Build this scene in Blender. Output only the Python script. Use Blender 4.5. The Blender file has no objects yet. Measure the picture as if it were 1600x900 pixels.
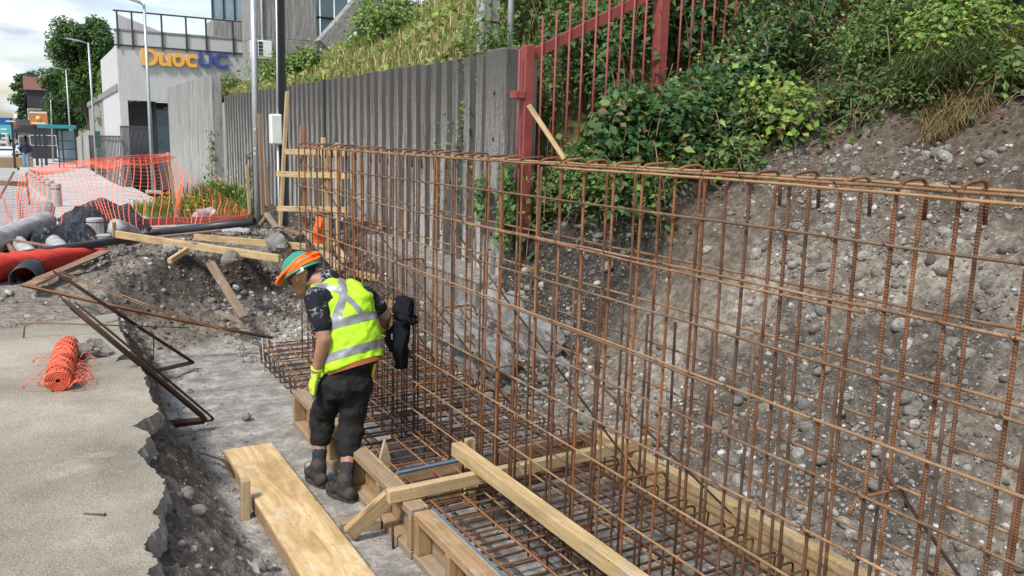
import bpy, bmesh, math, random
import numpy as np
from mathutils import Vector, Matrix, Quaternion
from mathutils.bvhtree import BVHTree
random.seed(7); RNG = np.random.default_rng(7)
S = bpy.context.scene; COL = S.collection
PI = math.pi
# ------------------------------------------------------------------ camera
FPX = 1285.0
HSL, HC, VPX = 0.0266, 218.0, (50, 198)
roll = math.atan(HSL); pitch = math.atan((450 - HC) * math.cos(roll) / FPX)
_f = np.array([0, math.cos(pitch), -math.sin(pitch)]); _u = np.array([0, math.sin(pitch), math.cos(pitch)]); _r = np.array([1., 0, 0])
_R = math.cos(roll) * _r + math.sin(roll) * _u; _U = -math.sin(roll) * _r + math.cos(roll) * _u
_d = _f + _R * (VPX[0] - 800) / FPX - _U * (VPX[1] - 450) / FPX
yaw = math.atan2(_d[0], _d[1])
_Z = np.array([[math.cos(yaw), -math.sin(yaw), 0], [math.sin(yaw), math.cos(yaw), 0], [0, 0, 1]])
CF, CR, CU = _Z @ _f, _Z @ _R, _Z @ _U
CAM = np.array([0, 0, 2.3])
def ray(x, y): return CF + CR * (x - 800) / FPX - CU * (y - 450) / FPX
def onz(x, y, z): d = ray(x, y); return Vector(CAM + d * (z - CAM[2]) / d[2])
def onx(x, y, X): d = ray(x, y); return Vector(CAM + d * X / d[0])
def ony(x, y, Y): d = ray(x, y); return Vector(CAM + d * Y / d[1])
cd = bpy.data.cameras.new('camera'); cam = bpy.data.objects.new('camera', cd); COL.objects.link(cam)
cd.sensor_width = 36; cd.lens = 36 * FPX / 1600; cd.clip_start = 0.05; cd.clip_end = 4000
cam.matrix_world = Matrix(((CR[0], CU[0], -CF[0], 0), (CR[1], CU[1], -CF[1], 0), (CR[2], CU[2], -CF[2], 2.3), (0, 0, 0, 1)))
S.camera = cam
# ------------------------------------------------------------------ sky, sun, exposure
SUN_EL, SUN_DIR = math.radians(52), Vector((-0.76, -0.42, 0)).normalized()
w = bpy.data.worlds.new('World'); S.world = w; w.use_nodes = True
nt = w.node_tree; nt.nodes.clear()
def N(t, kind, **kw):
    n = t.nodes.new(kind)
    for k, v in kw.items(): setattr(n, k, v)
    return n
wo = N(nt, 'ShaderNodeOutputWorld'); bg = N(nt, 'ShaderNodeBackground')
sky = N(nt, 'ShaderNodeTexSky', sky_type='NISHITA', sun_disc=False)
sky.sun_elevation = SUN_EL; sky.sun_rotation = math.atan2(SUN_DIR.x, SUN_DIR.y); sky.air_density = 1.2; sky.dust_density = 1.5
tc = N(nt, 'ShaderNodeTexCoord'); sep = N(nt, 'ShaderNodeSeparateXYZ'); nt.links.new(tc.outputs['Generated'], sep.inputs[0])
# clouds: direction projected on a flat cloud deck
mz = N(nt, 'ShaderNodeMath', operation='MAXIMUM'); mz.inputs[1].default_value = 0.0; nt.links.new(sep.outputs['Z'], mz.inputs[0])
ad = N(nt, 'ShaderNodeMath', operation='ADD'); ad.inputs[1].default_value = 0.13; nt.links.new(mz.outputs[0], ad.inputs[0])
dv = N(nt, 'ShaderNodeVectorMath', operation='DIVIDE'); nt.links.new(tc.outputs['Generated'], dv.inputs[0]); nt.links.new(ad.outputs[0], dv.inputs[1])
cn = N(nt, 'ShaderNodeTexNoise'); cn.inputs['Scale'].default_value = 1.15; cn.inputs['Detail'].default_value = 9; cn.inputs['Roughness'].default_value = 0.56; cn.inputs['Distortion'].default_value = 0.25
nt.links.new(dv.outputs[0], cn.inputs['Vector'])
cr = N(nt, 'ShaderNodeValToRGB'); nt.links.new(cn.outputs['Fac'], cr.inputs[0])
cr.color_ramp.elements[0].position = 0.45; cr.color_ramp.elements[0].color = (0, 0, 0, 1)
cr.color_ramp.elements[1].position = 0.63; cr.color_ramp.elements[1].color = (1, 1, 1, 1)
cn2 = N(nt, 'ShaderNodeTexNoise'); cn2.inputs['Scale'].default_value = 1.9; cn2.inputs['Detail'].default_value = 7; cn2.inputs['Roughness'].default_value = 0.5
mp = N(nt, 'ShaderNodeMapping'); mp.inputs['Location'].default_value = (4.3, 1.7, 0.4); nt.links.new(dv.outputs[0], mp.inputs[0]); nt.links.new(mp.outputs[0], cn2.inputs['Vector'])
cc = N(nt, 'ShaderNodeValToRGB'); nt.links.new(cn2.outputs['Fac'], cc.inputs[0])
cc.color_ramp.elements[0].position = 0.38; cc.color_ramp.elements[0].color = (2.3, 2.75, 3.5, 1)
cc.color_ramp.elements[1].position = 0.56; cc.color_ramp.elements[1].color = (5.2, 5.4, 5.75, 1)
mx = N(nt, 'ShaderNodeMix', data_type='RGBA'); nt.links.new(cr.outputs[0], mx.inputs[0]); nt.links.new(sky.outputs[0], mx.inputs[6]); nt.links.new(cc.outputs[0], mx.inputs[7])
nt.links.new(mx.outputs[2], bg.inputs['Color']); bg.inputs['Strength'].default_value = 0.145
nt.links.new(bg.outputs[0], wo.inputs['Surface'])
sd = bpy.data.lights.new('sun', 'SUN'); so = bpy.data.objects.new('sun', sd); COL.objects.link(so)
sd.energy = 2.9; sd.angle = math.radians(9); sd.color = (1, 0.955, 0.89)
sv = Vector((SUN_DIR.x * math.cos(SUN_EL), SUN_DIR.y * math.cos(SUN_EL), math.sin(SUN_EL)))
so.rotation_euler = sv.to_track_quat('Z', 'Y').to_euler(); so.location = (-20, 5, 40)
vs = S.view_settings; vs.view_transform = 'Standard'; vs.look = 'None'; vs.exposure = 0.5; vs.gamma = 1; vs.use_curve_mapping = False

# ------------------------------------------------------------------ material helpers
MATS = {}
class MT:
    def __init__(s, name, rough=0.8, metal=0.0, spec=0.4):
        s.m = bpy.data.materials.new(name); s.m.use_nodes = True; s.t = s.m.node_tree
        s.b = s.t.nodes['Principled BSDF']; s.b.inputs['Roughness'].default_value = rough; s.b.inputs['Metallic'].default_value = metal
        s.b.inputs['Specular IOR Level'].default_value = spec; MATS[name] = s.m
    def n(s, k, **kw): return N(s.t, k, **kw)
    def l(s, a, b): s.t.links.new(a, b)
    def coord(s, out='Object', scale=(1, 1, 1), loc=(0, 0, 0), rot=(0, 0, 0)):
        c = s.n('ShaderNodeTexCoord'); m = s.n('ShaderNodeMapping'); s.l(c.outputs[out], m.inputs[0])
        m.inputs['Scale'].default_value = scale; m.inputs['Location'].default_value = loc; m.inputs['Rotation'].default_value = rot
        return m.outputs[0]
    def noise(s, v, scale=5, detail=5, rough=0.6, dist=0):
        n = s.n('ShaderNodeTexNoise'); s.l(v, n.inputs['Vector'])
        for k, q in (('Scale', scale), ('Detail', detail), ('Roughness', rough), ('Distortion', dist)): n.inputs[k].default_value = q
        return n.outputs['Fac']
    def ramp(s, f, *st):
        r = s.n('ShaderNodeValToRGB'); s.l(f, r.inputs[0]); e = r.color_ramp.elements
        while len(e) < len(st): e.new(0.5)
        for el, (p, c) in zip(e, st): el.position = p; el.color = (c, c, c, 1) if isinstance(c, (int, float)) else (*c, 1)
        return r.outputs[0]
    def mix(s, f, a, b, mode='MIX'):
        m = s.n('ShaderNodeMix', data_type='RGBA', blend_type=mode)
        for i, q in ((0, f), (6, a), (7, b)):
            if isinstance(q, (int, float)): m.inputs[i].default_value = q if i == 0 else (q, q, q, 1)
            elif isinstance(q, tuple): m.inputs[i].default_value = (*q, 1)
            else: s.l(q, m.inputs[i])
        return m.outputs[2]
    def math(s, op, a, b=0.0):
        m = s.n('ShaderNodeMath', operation=op)
        for i, q in ((0, a), (1, b)):
            if isinstance(q, (int, float)): m.inputs[i].default_value = q
            else: s.l(q, m.inputs[i])
        return m.outputs[0]
    def attr(s, name):
        a = s.n('ShaderNodeAttribute', attribute_name=name); return a
    def rnd(s): return s.n('ShaderNodeObjectInfo').outputs['Random']
    def off(s, v, amt=31.0):   # shift texture by the object's random number
        o = s.n('ShaderNodeVectorMath', operation='ADD'); s.l(v, o.inputs[0])
        c = s.n('ShaderNodeCombineXYZ'); r = s.math('MULTIPLY', s.rnd(), amt); s.l(r, c.inputs[0]); s.l(r, c.inputs[1]); s.l(r, c.inputs[2]); s.l(c.outputs[0], o.inputs[1])
        return o.outputs[0]
    def col(s, c):
        if isinstance(c, tuple): s.b.inputs['Base Color'].default_value = (*c, 1)
        else: s.l(c, s.b.inputs['Base Color'])
    def bump(s, h, st=0.3, dist=0.01):
        b = s.n('ShaderNodeBump'); b.inputs['Strength'].default_value = st; b.inputs['Distance'].default_value = dist
        s.l(h, b.inputs['Height']); s.l(b.outputs[0], s.b.inputs['Normal']); return b
def simple(name, c, rough=0.6, metal=0, var=0.12, scale=6, bump=0.1, spec=0.4, out='Object'):
    m = MT(name, rough, metal, spec); v = m.coord(out)
    n = m.noise(v, scale, 6, 0.65)
    a = tuple(max(0, x * (1 - var)) for x in c); b = tuple(min(1, x * (1 + var)) for x in c)
    m.col(m.ramp(n, (0.3, a), (0.7, b)))
    if bump: m.bump(m.noise(v, scale * 6, 4), bump, 0.005)
    return m.m
def wood(name, dark, lite, stain=0.35, rough=0.75):
    m = MT(name, rough, 0, 0.25); v = m.off(m.coord('Object'))
    st = m.n('ShaderNodeMapping'); m.l(v, st.inputs[0]); st.inputs['Scale'].default_value = (1.2, 14, 14)
    g = m.noise(st.outputs[0], 2.2, 7, 0.62, 0.6)
    fine = m.n('ShaderNodeMapping'); m.l(v, fine.inputs[0]); fine.inputs['Scale'].default_value = (4, 90, 90)
    g2 = m.noise(fine.outputs[0], 2.0, 3, 0.6)
    c = m.ramp(g, (0.32, dark), (0.50, tuple((a + b) / 2 for a, b in zip(dark, lite))), (0.66, lite))
    c = m.mix(m.math('MULTIPLY', g2, 0.35), c, dark, 'MULTIPLY')
    sn = m.noise(v, 4.5, 6, 0.7, 0.4)
    c = m.mix(m.math('MULTIPLY', m.ramp(sn, (0.48, 0.0), (0.72, 1.0)), stain), c, (0.13, 0.11, 0.09))
    kn = m.n('ShaderNodeTexVoronoi'); ks = m.n('ShaderNodeMapping'); m.l(v, ks.inputs[0]); ks.inputs['Scale'].default_value = (2.2, 7, 7); m.l(ks.outputs[0], kn.inputs['Vector']); kn.inputs['Scale'].default_value = 1.0
    c = m.mix(m.ramp(kn.outputs['Distance'], (0.05, 0.75), (0.16, 0.0)), c, (0.10, 0.055, 0.03))
    c = m.mix(m.math('MULTIPLY', m.ramp(m.noise(v, 7, 7, 0.75), (0.54, 0.0), (0.64, 1.0)), stain * 1.1), c, (0.40, 0.37, 0.32))
    c = m.mix(m.ramp(m.noise(v, 55, 2, 0.5), (0.68, 0.0), (0.75, 0.85)), c, (0.07, 0.05, 0.035))
    c = m.mix(0.45, c, m.ramp(m.rnd(), (0, 0.62), (1, 1.0)), 'MULTIPLY')
    c = m.mix(m.ramp(m.math('FRACT', m.math('MULTIPLY', m.rnd(), 7.3)), (0.45, 0.0), (1.0, 0.5)), c, (0.30, 0.25, 0.19))
    m.col(c); m.bump(m.math('ADD', g, g2), 0.25, 0.003); return m.m
wood('wood_new', (0.45, 0.30, 0.13), (0.74, 0.57, 0.32), 0.42)
wood('wood_form', (0.30, 0.18, 0.085), (0.52, 0.36, 0.20), 0.55)
wood('wood_old', (0.17, 0.11, 0.07), (0.34, 0.24, 0.16), 0.5)
wood('wood_red', (0.24, 0.11, 0.055), (0.40, 0.20, 0.10), 0.4)
def rust(name, a, b, c, grey):
    m = MT(name, 0.78, 0.12, 0.35); uv = m.coord('UV'); v = m.off(m.coord('Object'), 17)
    n1 = m.noise(v, 3.2, 6, 0.7); n2 = m.noise(v, 45, 4, 0.7)
    cc = m.ramp(n1, (0.33, a), (0.52, b), (0.68, c))
    cc = m.mix(m.ramp(n2, (0.42, 0.0), (0.66, 0.75)), cc, a)
    cc = m.mix(m.math('MULTIPLY', m.ramp(m.noise(v, 1.6, 4, 0.7), (0.5, 0.0), (0.72, 1.0)), grey), cc, (0.22, 0.19, 0.16))
    cc = m.mix(m.math('MULTIPLY', m.ramp(m.rnd(), (0.5, 0.0), (1.0, 1.0)), 0.6), cc, (0.075, 0.055, 0.045))
    cc = m.mix(m.ramp(m.math('FRACT', m.math('MULTIPLY', m.rnd(), 5.7)), (0.0, 0.5), (0.4, 0.0)), cc, c)
    # slanted deformation ribs from the length/angle coordinates
    sp = m.n('ShaderNodeSeparateXYZ'); m.l(uv, sp.inputs[0])
    ph = m.math('ADD', m.math('MULTIPLY', sp.outputs['Y'], 2 * PI / 0.0095), m.math('MULTIPLY', m.math('ABSOLUTE', m.math('SUBTRACT', sp.outputs['X'], 0.5)), 2 * PI * 1.2))
    rb = m.math('SINE', ph); ribs = m.ramp(m.math('MULTIPLY_ADD', rb, 0.5), (0.0, 0.0), (0.5, 1.0))
    cc = m.mix(m.math('MULTIPLY', m.ramp(rb, (0.2, 0.0), (0.9, 1.0)), 0.10), cc, tuple(min(1, x * 1.9 + .03) for x in c))
    m.col(cc); m.bump(m.math('ADD', m.math('MULTIPLY', rb, 1.0), m.math('MULTIPLY', n2, 0.8)), 0.42, 0.002); return m.m
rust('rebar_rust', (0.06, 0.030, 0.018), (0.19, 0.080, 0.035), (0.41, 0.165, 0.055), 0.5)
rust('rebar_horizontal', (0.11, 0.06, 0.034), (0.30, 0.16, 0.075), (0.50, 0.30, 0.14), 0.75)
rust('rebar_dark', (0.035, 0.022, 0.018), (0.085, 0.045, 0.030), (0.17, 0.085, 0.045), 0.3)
def plywood():
    m = MT('plywood', 0.7, 0, 0.3); v = m.off(m.coord('Object')); st = m.n('ShaderNodeMapping'); m.l(v, st.inputs[0]); st.inputs['Scale'].default_value = (0.9, 6, 6)
    g = m.noise(st.outputs[0], 2.0, 8, 0.68, 1.2); c = m.ramp(g, (0.30, (0.36, 0.22, 0.09)), (0.48, (0.55, 0.38, 0.18)), (0.68, (0.76, 0.58, 0.32)))
    c = m.mix(m.math('MULTIPLY', m.ramp(m.noise(v, 1.7, 6, 0.72, 0.6), (0.46, 0.0), (0.66, 1.0)), 0.6), c, (0.30, 0.17, 0.07))
    c = m.mix(m.math('MULTIPLY', m.ramp(m.noise(v, 3.4, 7, 0.75), (0.56, 0.0), (0.70, 1.0)), 0.55), c, (0.62, 0.57, 0.47))
    c = m.mix(m.ramp(m.noise(v, 42, 3, 0.6), (0.66, 0.0), (0.74, 0.8)), c, (0.10, 0.065, 0.035))
    sc = m.n('ShaderNodeMapping'); m.l(v, sc.inputs[0]); sc.inputs['Scale'].default_value = (1.5, 60, 10); sc.inputs['Rotation'].default_value = (0, 0, .25)
    c = m.mix(m.math('MULTIPLY', m.ramp(m.noise(sc.outputs[0], 1.6, 3, 0.5), (0.66, 0.0), (0.72, 1.0)), 0.45), c, (0.20, 0.13, 0.07))
    m.col(c); m.bump(m.noise(v, 60, 4), 0.15, 0.003)
plywood()
# ------------------------------------------------------------------ geometry helpers
def props(o, label=None, cat=None, group=None, kind=None):
    if label: o['label'] = label
    if cat: o['category'] = cat
    if group: o['group'] = group
    if kind: o['kind'] = kind
    return o
def empty(name, loc=(0, 0, 0), rz=0, label=None, cat=None, group=None):
    o = bpy.data.objects.new(name, None); COL.objects.link(o); o.location = loc; o.rotation_euler.z = rz; o.empty_display_size = 0.1
    return props(o, label, cat, group)
def me(name, v, f, mat=None, smooth=False, uv=None):
    m = bpy.data.meshes.new(name); m.from_pydata([tuple(x) for x in v], [], [tuple(int(i) for i in x) for x in f])
    if mat: m.materials.append(MATS[mat] if isinstance(mat, str) else mat)
    if smooth: m.shade_smooth()
    if uv is not None:
        l = m.uv_layers.new(name='UVMap'); l.data.foreach_set('uv', np.asarray(uv, np.float32).ravel())
    m.update(); return m
def fastmesh(name, V, F, mat=None, smooth=False, col=None):   # F: (n,3) or (n,4) array
    V = np.asarray(V, np.float32); F = np.asarray(F, np.int32); k = F.shape[1]
    m = bpy.data.meshes.new(name); m.vertices.add(len(V)); m.vertices.foreach_set('co', V.ravel())
    m.loops.add(F.size); m.loops.foreach_set('vertex_index', F.ravel())
    m.polygons.add(len(F)); m.polygons.foreach_set('loop_start', np.arange(0, F.size, k, dtype=np.int32)); m.polygons.foreach_set('loop_total', np.full(len(F), k, np.int32))
    if smooth: m.polygons.foreach_set('use_smooth', np.ones(len(F), bool))
    m.update(calc_edges=True); m.validate()
    if col is not None:
        a = m.color_attributes.new('col', 'FLOAT_COLOR', 'POINT'); c = np.ones((len(V), 4), np.float32); c[:, :3] = col; a.data.foreach_set('color', c.ravel())
    if mat: m.materials.append(MATS[mat] if isinstance(mat, str) else mat)
    return m
def ob(name, mesh, parent=None, loc=(0, 0, 0), rot=(0, 0, 0), M=None):
    o = bpy.data.objects.new(name, mesh); COL.objects.link(o)
    if parent: o.parent = parent
    if M is not None: o.matrix_local = M
    else: o.location = loc; o.rotation_euler = rot
    return o
def boxmesh(name, sx, sy, sz, mat, bev=0.004, org=(0.5, 0.5, 0.5), jit=0):
    bm = bmesh.new(); bmesh.ops.create_cube(bm, size=1)
    for v in bm.verts: v.co = Vector(((v.co.x + 0.5 - org[0]) * sx, (v.co.y + 0.5 - org[1]) * sy, (v.co.z + 0.5 - org[2]) * sz))
    if jit:
        for v in bm.verts: v.co += Vector([random.uniform(-jit, jit) for _ in range(3)])
    if bev: bmesh.ops.bevel(bm, geom=bm.edges[:], offset=min(bev, 0.3 * min(sx, sy, sz)), segments=1, affect='EDGES')
    m = bpy.data.meshes.new(name); bm.to_mesh(m); bm.free()
    if mat: m.materials.append(MATS[mat] if isinstance(mat, str) else mat)
    return m
def box(name, lo, hi, mat, parent=None, bev=0.004, jit=0):
    lo = Vector(lo); hi = Vector(hi); c = (lo + hi) / 2; d = hi - lo
    return ob(name, boxmesh(name, d.x, d.y, d.z, mat, bev, jit=jit), parent, c)
def frame(d, up=(0, 0, 1)):
    x = Vector(d).normalized(); u = Vector(up); y = u.cross(x)
    if y.length < 1e-4: y = Vector((0, 1, 0)).cross(x)
    y.normalize(); z = x.cross(y)
    return x, y, z
def beam(name, p0, p1, wd, ht, mat, parent=None, up=(0, 0, 1), bev=0.004, jit=0.0015):
    """timber from p0 to p1 (axis through its centre), local X along the grain"""
    p0 = Vector(p0); p1 = Vector(p1); x, y, z = frame(p1 - p0, up); c = (p0 + p1) / 2
    M = Matrix(((x.x, y.x, z.x, c.x), (x.y, y.y, z.y, c.y), (x.z, y.z, z.z, c.z), (0, 0, 0, 1)))
    return ob(name, boxmesh(name, (p1 - p0).length, wd, ht, mat, bev, jit=jit), parent, M=M)
def tubedata(pts, r, n=8, caps=True):
    pts = [Vector(p) for p in pts]; rr = r if isinstance(r, (list, tuple)) else [r] * len(pts)
    V, F, UV = [], [], []; L = [0]
    for i in range(1, len(pts)): L.append(L[-1] + (pts[i] - pts[i - 1]).length)
    nrm = None
    for i, p in enumerate(pts):
        t = (pts[min(i + 1, len(pts) - 1)] - pts[max(i - 1, 0)]).normalized()
        if nrm is None:
            a = Vector((0, 0, 1)) if abs(t.z) < 0.9 else Vector((1, 0, 0)); nrm = (a - t * a.dot(t)).normalized()
        else: nrm = (nrm - t * nrm.dot(t)).normalized()
        b = t.cross(nrm)
        for k in range(n):
            a = 2 * PI * k / n; V.append(p + (nrm * math.cos(a) + b * math.sin(a)) * rr[i])
    for i in range(len(pts) - 1):
        for k in range(n):
            k2 = (k + 1) % n; F.append((i * n + k, i * n + k2, (i + 1) * n + k2, (i + 1) * n + k))
            UV += [(k / n, L[i]), ((k + 1) / n, L[i]), ((k + 1) / n, L[i + 1]), (k / n, L[i + 1])]
    if caps:
        F.append(tuple(range(n - 1, -1, -1))); UV += [(0, 0)] * n
        e = (len(pts) - 1) * n; F.append(tuple(range(e, e + n))); UV += [(0, L[-1])] * n
    return V, F, UV
def tubemesh(name, pts, r, mat, n=8, caps=True):
    V, F, UV = tubedata(pts, r, n, caps); return me(name, V, F, mat, True, UV)
def tube(name, pts, r, mat, parent=None, n=8, caps=True): return ob(name, tubemesh(name, pts, r, mat, n, caps), parent)
def multitube(name, lines, r, mat, n=5):
    V, F, UV = [], [], []
    for pts in lines:
        v, f, u = tubedata(pts, r, n); o = len(V); V += v; F += [tuple(i + o for i in x) for x in f]; UV += u
    return me(name, V, F, mat, True, UV)
def bend(pts, rad=0.04, seg=4):
    """round the corners of a polyline"""
    P = [Vector(p) for p in pts]; out = [P[0]]
    for i in range(1, len(P) - 1):
        a = (P[i - 1] - P[i]); b = (P[i + 1] - P[i]); r = min(rad, a.length * 0.45, b.length * 0.45)
        s = P[i] + a.normalized() * r; e = P[i] + b.normalized() * r
        for k in range(seg + 1):
            t = k / seg; out.append(s * (1 - t) ** 2 + P[i] * 2 * t * (1 - t) + e * t * t)
    out.append(P[-1]); return out
def lathe(prof, n=24, cap=False):
    V, F = [], []
    for (r, z) in prof:
        for k in range(n): a = 2 * PI * k / n; V.append((r * math.cos(a), r * math.sin(a), z))
    for i in range(len(prof) - 1):
        for k in range(n): k2 = (k + 1) % n; F.append((i * n + k, i * n + k2, (i + 1) * n + k2, (i + 1) * n + k))
    if cap: F.append(tuple(range(n - 1, -1, -1))); F.append(tuple(range((len(prof) - 1) * n, len(prof) * n)))
    return V, F
# ---- value noise in numpy
_P = np.random.default_rng(3).random((256, 256))
def vnoise(x, y, sc=1.0, seed=0):
    x = np.asarray(x) * sc + seed * 17.3; y = np.asarray(y) * sc + seed * 9.1
    xi = np.floor(x).astype(int); yi = np.floor(y).astype(int); fx = x - xi; fy = y - yi
    fx = fx * fx * (3 - 2 * fx); fy = fy * fy * (3 - 2 * fy)
    g = lambda a, b: _P[a & 255, b & 255]
    return (g(xi, yi) * (1 - fx) + g(xi + 1, yi) * fx) * (1 - fy) + (g(xi, yi + 1) * (1 - fx) + g(xi + 1, yi + 1) * fx) * fy
def fbm(x, y, sc=1.0, oct=4, seed=0, gain=0.5):
    s = 0; a = 1; t = 0
    for i in range(oct): s = s + a * (vnoise(x, y, sc * 2 ** i, seed + i) - 0.5); t += a; a *= gain
    return s / t * 2
def sstep(a, b, x): t = np.clip((np.asarray(x, float) - a) / (b - a), 0, 1); return t * t * (3 - 2 * t)
def bezier(p0, p1, p2, p3, n=14):
    P = [Vector(p) for p in (p0, p1, p2, p3)]; o = []
    for i in range(n + 1):
        t = i / n; o.append(P[0] * (1 - t) ** 3 + P[1] * 3 * t * (1 - t) ** 2 + P[2] * 3 * t * t * (1 - t) + P[3] * t ** 3)
    return o
# ================================================================== SETTING
EDGE_PX = [(181,488.6),(187.7,516),(198,534.5),(205,548),(193,553),(178,566),(196,562),(207,562),(220,574),(228,597),(237.5,624),(247,643),(222,655),(207,666),(222,672),(236,680),(228,695),(215,707),(231,727),(247,743),(258.5,758),(256,777),(239,800),(248,821),(226,850),(237.5,866),(247,877),(231,897)]
SLAB_Z = 0.65
EDGE = [onz(x, y, SLAB_Z) for x, y in EDGE_PX]
ex = np.array([p.x for p in EDGE] + [0.30, 0.34, 0.28, 0.3]); ey = np.array([p.y for p in EDGE] + [2.6, 1.6, 0.6, -3.0])
_o = np.argsort(ey); _ey = ey[_o]; _ex = ex[_o]
_k = np.exp(-((_ey[:, None] - _ey[None, :]) / 0.35) ** 2); _exs = (_k * _ex[None, :]).sum(1) / _k.sum(1)
def edge_x(Y): return np.interp(Y, _ey, _exs)
def zstreet(Y): return np.interp(Y, [14, 20, 30, 43, 61, 96, 400], [0.62, 0.42, 0.08, -0.19, -0.48, -1.15, -7.0])
def znat(X, Y): return 1.38 + 0.5 * (X - 4.0)
def terrain(X, Y, rough=True):
    X = np.asarray(X, float); Y = np.asarray(Y, float)
    e = edge_x(Y); wl = np.interp(Y, [0, 4, 5.2, 6.5, 8], [0.62, 0.62, 0.45, 0.30, 0.4])
    t = (X - e) / wl
    zl = 0.50 * (1 - sstep(-0.06, 1.0, t)) ** 0.85
    zl = np.where(X < e - 0.03, 0.52, zl)
    wob = 0.22 * fbm(X, Y, 0.9, 3, 5)
    yf = np.interp(X, [0.2, 0.8, 1.5, 2.2, 3.2], [8.3, 8.7, 9.1, 9.3, 10.2]) + wob
    top = np.interp(X, [0.3, 0.9, 1.6], [0.58, 0.66, 0.80]) + 0.10 * fbm(X, Y, 0.7, 3, 11)
    zf = top * np.clip(0.30 * sstep(yf - 0.2, yf + 1.0, Y) + 0.70 * sstep(yf + 0.95, yf + 1.65, Y), 0, 1)
    zf = zf * (1 - 0.24 * sstep(12.2, 14.5, Y))
    # left gravel apron beyond the slab
    ap = 0.585 + 0.07 * fbm(X, Y, 0.8, 3, 2)
    zl = np.where((X < 0.6) & (Y > 7.9), np.maximum(zl, ap * (1 - sstep(0.35, 0.95, X + 0.06 * wob)) * 1.0), zl)
    # cut bank on the right
    s = np.interp(Y, [4.6, 5.8, 6.8, 7.3], [0.86, 1.05, 2.0, 2.6]); x0 = np.interp(Y, [0, 5, 6.8], [3.52, 3.5, 3.52])
    rb = 0.30 * fbm(X, Y, 0.8, 4, 21) - 0.10 * np.abs(fbm(X, Y, 1.5, 3, 27)) + 0.09 * fbm(X * 0.6, Y * 1.6, 2.0, 3, 23)
    zb = (X - x0) * s + rb * sstep(x0, x0 + 0.6, X)
    zn = znat(X, Y) + 0.10 * fbm(X, Y, 0.6, 3, 8)
    k = 0.14; h = np.clip(0.5 + 0.5 * (zn - zb) / k, 0, 1); zb = zn * (1 - h) + zb * h - k * h * (1 - h)
    zw = np.interp(Y, [7.0, 7.5, 8.6, 9.6, 10.6, 12, 16, 24], [0.45, 0.5, 0.72, 0.92, 1.1, 1.05, 0.92, 0.85])
    zc = zw * sstep(3.15 - np.clip(Y - 9, 0, 1.2) * 0.5, 3.95, X)
    m = sstep(7.0, 7.35, Y); zr = np.maximum(zb, 0) * (1 - m) + np.maximum(zc, 0) * m
    z = np.maximum(np.maximum(zl, zf), zr)
    if rough:
        a = np.clip(z / 0.18, 0, 1); a = np.where(X < e - 0.05, 0.2, a)
        a = np.maximum(a, 0.5 * sstep(0.75, 0.35, X - e) * (X > e))
        z = z + a * (0.060 * fbm(X, Y, 3.2, 4, 31, 0.6) + 0.036 * fbm(X, Y, 11, 3, 41, 0.7) + 0.028 * fbm(X, Y, 26, 2, 51, 0.8)) + 0.006 * fbm(X, Y, 2.0, 4, 61)
    return z
# ---- materials of the ground
def soil_material():
    m = MT('soil', 0.95, 0, 0.2); v = m.coord('Object'); a = m.attr('col'); sp = m.n('ShaderNodeSeparateColor'); m.l(a.outputs['Color'], sp.inputs[0])
    n1 = m.noise(v, 1.6, 7, 0.68); n2 = m.noise(v, 14, 6, 0.7); n3 = m.noise(v, 70, 4, 0.7)
    grey = m.ramp(n2, (0.30, (0.092, 0.077, 0.060)), (0.48, (0.215, 0.187, 0.150)), (0.68, (0.41, 0.365, 0.305)))
    brown = m.ramp(n2, (0.30, (0.040, 0.030, 0.022)), (0.55, (0.095, 0.072, 0.052)), (0.75, (0.17, 0.135, 0.10)))
    dark = m.ramp(n2, (0.30, (0.018, 0.015, 0.013)), (0.60, (0.052, 0.045, 0.038)), (0.8, (0.12, 0.105, 0.09)))
    con = m.ramp(m.noise(v, 5, 8, 0.75), (0.34, (0.15, 0.14, 0.122)), (0.50, (0.31, 0.293, 0.258)), (0.64, (0.54, 0.51, 0.455)))
    con = m.mix(m.ramp(n3, (0.35, 0.5), (0.6, 0.0)), con, (0.13, 0.12, 0.11))
    c = m.mix(m.ramp(n1, (0.40, 0.0), (0.62, 0.55)), grey, brown)
    c = m.mix(sp.outputs[1], c, dark)
    c = m.mix(sp.outputs[2], c, brown)
    pb = m.n('ShaderNodeTexVoronoi'); m.l(v, pb.inputs['Vector']); pb.inputs['Scale'].default_value = 38; pb.inputs['Randomness'].default_value = 1
    pm = m.math('MULTIPLY', m.ramp(pb.outputs['Distance'], (0.22, 1.0), (0.34, 0.0)), m.ramp(n2, (0.45, 0.0), (0.6, 1.0)))
    c = m.mix(m.math('MULTIPLY', pm, 0.7), c, m.mix(pb.outputs['Color'], (0.22, 0.21, 0.20), (0.42, 0.41, 0.38)))
    c = m.mix(sp.outputs[0], c, con)
    m.col(c); h = m.math('ADD', m.math('MULTIPLY', n2, 1.0), m.math('ADD', m.math('MULTIPLY', n3, 0.5), m.math('MULTIPLY', pm, 0.5)))
    m.bump(h, 0.8, 0.015)
soil_material()
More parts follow.
